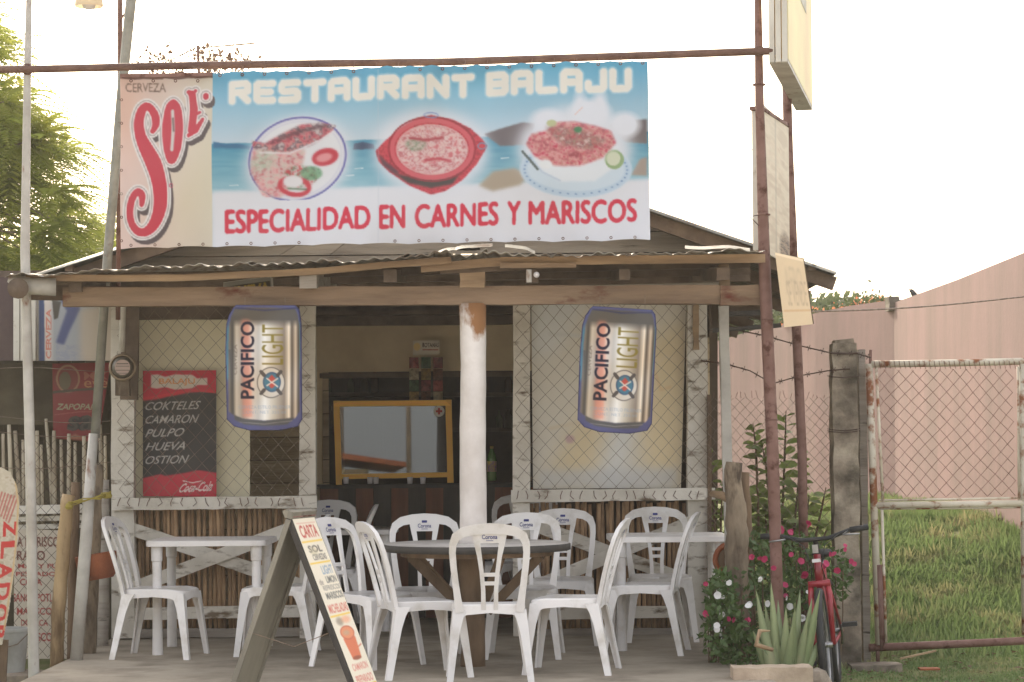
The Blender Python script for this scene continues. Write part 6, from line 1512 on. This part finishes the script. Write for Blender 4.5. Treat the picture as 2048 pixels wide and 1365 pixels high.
# aloe in its block planter
al = thing('aloe_plant', 'large pale green aloe with upright pointed leaves behind the concrete block', 'aloe', (cx(1572, 13.55), 13.55, -.2))
LV = [(1512, 1180, 1545), (1542, 1166, 1556), (1556, 1200, 1562), (1538, 1240, 1550), (1600, 1180, 1586), (1624, 1196, 1596), (1640, 1180, 1600), (1616, 1230, 1592), (1585, 1250, 1574), (1572, 1215, 1570), (1520, 1290, 1545), (1646, 1270, 1606), (1506, 1262, 1540), (1634, 1240, 1600), (1590, 1215, 1580), (1530, 1210, 1552), (1566, 1262, 1566)]
for i, (tx, ty, bx_) in enumerate(LV):
    Y0 = 13.55+random.uniform(-.06, .06); Yt = Y0+random.uniform(-.12, .12); a = P(bx_, 1345, Y0); c = P(tx, ty, Yt); mid_ = a.lerp(c, .5)+Vector(((a.x-c.x)*-.12, 0, .02))
    n = 8; vv = []; W0 = .066
    for k in range(n+1):
        t = k/n; p = a*(1-t)**2+mid_*2*t*(1-t)+c*t*t; w_ = W0*(1-t**1.6)*.5+.001; ax = (c-a).normalized(); sd_ = ax.cross(Vector((0, 1, 0))).normalized(); dp = .5*w_
        vv += [p+sd_*w_+Vector((0, -dp*.6, 0)), p+Vector((0, dp, 0)), p-sd_*w_+Vector((0, -dp*.6, 0)), p+Vector((0, -dp*.1, 0))]
    b = MB(); b.add(vv, [(4*k+j, 4*k+(j+1) % 4, 4*k+4+(j+1) % 4, 4*k+4+j) for k in range(n) for j in range(4)])
    part('leaf', b, m_aloe, al, smooth=True)
part('dry_leaf', MB().tube([P(1545, 1300, 13.4), P(1512, 1290, 13.35), P(1520, 1262, 13.36), P(1540, 1262, 13.4)], [.012, .016, .014, .004], 6), m_fascia, al, smooth=True)
cbk = thing('concrete_block', 'pale rough concrete block in front of the aloe', 'block', (cx(1545, 13.3), 13.3, -.2))
b = MB(); n = 8; 
for k in range(n): b.beam(P(1466+19*k, 1400, 13.25), P(1466+19*k, 1333+random.uniform(-1.5, 1.5), 13.25), M(19.3, 13.25), .2, 3, .003)
part('block_body', MB().beam(P(1464, 1376, 13.25), P(1622, 1374, 13.25), .24, .2, 12, .004), m_block, cbk)
solo('stone_lump', MB().lathe([(0, -.2), (.08, -.18), (.09, -.05), (.05, .02), (0, .04)], (cx(1630, 13.45), 13.45, 0), 9, 1, 1), m_conc_post, 'rough stone lump between the aloe block and the bicycle wheel', 'stone', (cx(1630, 13.45), 13.45, -.2))
# tall grass on the rise behind the gate (blades) and short turf in front
def blades(n, xr, yr, h0, h1, dens=None):
    x = rng.uniform(*xr, n); y = rng.uniform(*yr, n)
    if dens is not None: k = dens(x, y); x, y = x[k], y[k]
    kk = vnoise(x*10, y*10, 5, 8)*.6+vnoise(x*10, y*10, 1.7, 9)*.4 > .2; x, y = x[kk], y[kk]; n = len(x); z = terrain(x, y)-.01; base = np.stack([x, y, z], 1); h = rng.uniform(h0, h1, n)*(.7+.5*vnoise(x*10, y*10, 6, 3))
    d = unit(np.stack([rng.normal(size=n)*.35, rng.normal(size=n)*.35, np.ones(n)], 1)); a = rng.uniform(0, 6.28, n); sd_ = np.stack([np.cos(a), np.sin(a), 0*a], 1)
    w_ = .003+.003*rng.random(n)+.0003*y; bend_ = sd_[:, [1, 0, 2]]*(h*.35)[:, None]
    return np.stack([base-sd_*w_[:, None], base+sd_*w_[:, None], base+d*h[:, None]+bend_+sd_*w_[:, None]*.1, base+d*(h*.55)[:, None]+bend_*.3-sd_*w_[:, None]*.8], 1)
V = np.concatenate([blades(80000, (2.2, 5.0), (17.0, 25), .025, .075), blades(9000, (2.2, 5.0), (16.6, 25), .08, .17), blades(40000, (2.8, 5.2), (23, 31), .08, .22), blades(24000, (2.0, 5.2), (14.2, 17.4), .012, .05), blades(6000, (1.6, 2.5), (16.8, 24), .08, .25), blades(5000, (4.35, 4.95), (18.5, 26), .08, .22)])
ob = solo('grass', quads_mesh('grass', V), m_grass, None, None, kind='stuff')
# litter by the gate
b = MB(); b.beam(P(1800, 1318, 15.8), P(1872, 1302, 15.8), .012, .02); solo('dry_stick', b, m_fascia, 'thin dry stick lying on the grass under the gate', 'stick', tuple(P(1836, 1312, 15.8)))
b = MB(); b.box(P(1858, 1338, 15.4), (.13, .1, .012)); solo('brick_scrap', b, m_terracotta, 'flat reddish scrap of brick on the ground below the gate', 'brick', tuple(P(1858, 1340, 15.4)))
V = []
for i in range(260):
    x = random.uniform(1.9, 4.2); y = random.uniform(13.5, 17); q = np.array([x, y, float(terrain(x, y))+.012]); d = unit(np.array([rng.normal(), rng.normal(), .1])); s__ = unit(np.cross(d, [0, 0, 1])); L = random.uniform(.02, .07); V.append([q, q+d*L*.5+s__*L*.2+np.array([0, 0, .01]), q+d*L, q+d*L*.5-s__*L*.2])
solo('fallen_dry_leaves', quads_mesh('fallen_dry_leaves', np.array(V)), m_dry_leaf, None, None, kind='stuff')

# ================================================================== BICYCLE  (local: x forward, z up)
bk_ = thing('red_bicycle', 'red and black mountain bicycle seen from the front leaning at the concrete post', 'bicycle', (cx(1655, 13.9), 13.9, -.2), rot=(R(-4), 0, R(-99)))
bk_.rotation_euler = Euler((0, 0, 0)); 
fwd = Vector((-.18, -.98, 0)).normalized(); left = Vector((0, 0, 1)).cross(fwd); lean = .055
Mx = Matrix(((fwd.x, left.x, 0), (fwd.y, left.y, 0), (0, 0, 1))); Ml = Mx @ Matrix.Rotation(R(5), 3, 'X')
bk_.rotation_euler = Ml.to_euler()
def L_(nm, b_, mt, sm=True, lab=None, par=None): return part(nm, b_, mt, par or bk_, world=False, smooth=sm, label=lab)
def wheel(x):
    w_ = L_('wheel', MB().torus((x, 0, .33), .292, .012, 'Y', 36, 8), m_chrome)
    L_('tyre', MB().torus((x, 0, .33), .315, .024, 'Y', 40, 10), m_black, par=w_)
    b = MB()
    for k in range(24):
        a = 2*math.pi*k/24; b.tube([(x+.02*math.cos(a+.6), .025*(-1)**k, .33+.02*math.sin(a+.6)), (x+.29*math.cos(a), 0, .33+.29*math.sin(a))], .0012, 3)
    L_('spokes', b, m_chrome, par=w_); L_('hub', MB().tube([(x, -.05, .33), (x, .05, .33)], .018, 10), m_chrome, par=w_)
wheel(0); wheel(-1.05)
b = MB()
for s_ in (1, -1): b.tube([(0, s_*.055, .33), (-.06, s_*.055, .60), (-.08, s_*.05, .68)], [.014, .018, .018], 8)
b.box((-.085, 0, .69), (.05, .13, .035)); L_('fork', b, m_red_bike)
b = MB(); b.tube([(-.085, 0, .70), (-.13, 0, .86)], .022, 10); L_('head_tube', b, m_red_bike)
b = MB(); b.tube([(-.10, 0, .74), (-.55, 0, .30)], .024, 10); b.tube([(-.125, 0, .83), (-.62, 0, .66)], .020, 10); b.tube([(-.55, 0, .28), (-.68, 0, .76)], .018, 10)
for s_ in (1, -1): b.tube([(-.55, s_*.03, .29), (-1.05, s_*.06, .33)], .011, 8); b.tube([(-.64, s_*.02, .68), (-1.05, s_*.06, .33)], .010, 8)
L_('frame', b, m_red_bike)
L_('stem', MB().tube([(-.13, 0, .86), (-.145, 0, .93), (-.07, 0, .955)], .016, 8), m_black)
hb = [(-.10, -.32, 1.0), (-.085, -.2, .99), (-.07, -.08, .955), (-.07, .08, .955), (-.085, .2, .99), (-.10, .32, 1.0)]
L_('handlebar', MB().tube(hb, .013, 8), m_black)
for s_ in (1, -1):
    L_('grip', MB().tube([(-.10, s_*.32, 1.0), (-.087, s_*.21, .991)], .018, 10), m_black); L_('brake_lever', MB().tube([(-.075, s_*.2, .985), (-.02, s_*.17, .97), (-.03, s_*.27, .965)], .006, 6), m_chrome)
    L_('brake_cable', MB().tube([(-.06, s_*.15, .98), (.03, s_*.06, .92), (.02, s_*.03, .80), (-.06, s_*.04, .72)], .003, 5), m_black)
L_('number_plate', MB().box((-.02, 0, .90), (.004, .035, .05)), m_chrome, False); L_('reflector', MB().box((-.02, 0, .83), (.01, .05, .02)), m_bikewhite, False)
L_('saddle', MB().lathe([(0, -.03), (.05, -.02), (.07, .0), (.05, .025), (0, .03)], (-.74, 0, .84), 14, 1.9, 1), m_black); L_('seat_post', MB().tube([(-.67, 0, .74), (-.70, 0, .83)], .013, 8), m_chrome)
L_('chain_ring', MB().torus((-.55, -.06, .29), .08, .006, 'Y', 24, 6), m_black)
for s_ in (1, -1):
    L_('crank_arm', MB().tube([(-.55, s_*.08, .29), (-.55+.10*s_, s_*.09, .29+.12*s_)], .009, 6), m_chrome); L_('pedal', MB().box((-.55+.10*s_, s_*.14, .29+.12*s_), (.09, .09, .025)), m_black, False)
# ================================================================== HAZE (volume added for veiling glare that lifts the darks)
hz = bpy.data.materials.new('veiling_glare_haze'); hz.use_nodes = True; hn = hz.node_tree.nodes; hn.clear()
ho = hn.new('ShaderNodeOutputMaterial'); hv = hn.new('ShaderNodeVolumePrincipled'); hv.inputs['Color'].default_value = (1, .96, .90, 1); hv.inputs['Density'].default_value = .0011; hv.inputs['Anisotropy'].default_value = .3
hz.node_tree.links.new(hv.outputs[0], ho.inputs['Volume'])
part('glare_haze', MB().box((0, 300, 3.2), (1802, 2404, 9.0)), hz)['kind'] = 'stuff'
# ================================================================== ACROSS THE STREET (what the display glass reflects)
rh = thing('house_across_street', 'low tiled roof house across the street, seen only as a reflection in the display glass', 'house', (-3.6, -15, -.2))
part('wall', MB().box((-2.9, -16, .9), (6.2, 4, 2.2)), m_plaster, rh)
b = MB(); b.prism([(-7.6, 2.0), (-3.2, 2.62), (.95, 2.02), (.95, 2.12), (-3.2, 2.75), (-7.6, 2.12)], lambda a, c, d: (a, d, c), -13.2, -18.6); part('roof', b, m_terracotta, rh)
for x_, lab in ((1.6, 'wooden utility pole across the street, left in the glass reflection'), (3.2, 'second utility pole across the street, right in the glass reflection')):
    solo('utility_pole', MB().tube([(x_-1.8, -20, -.2), (x_-1.8, -20, 7)], [.07, .05], 8), m_bark, lab, 'utility pole', (x_-1.8, -20, -.2), smooth=True)
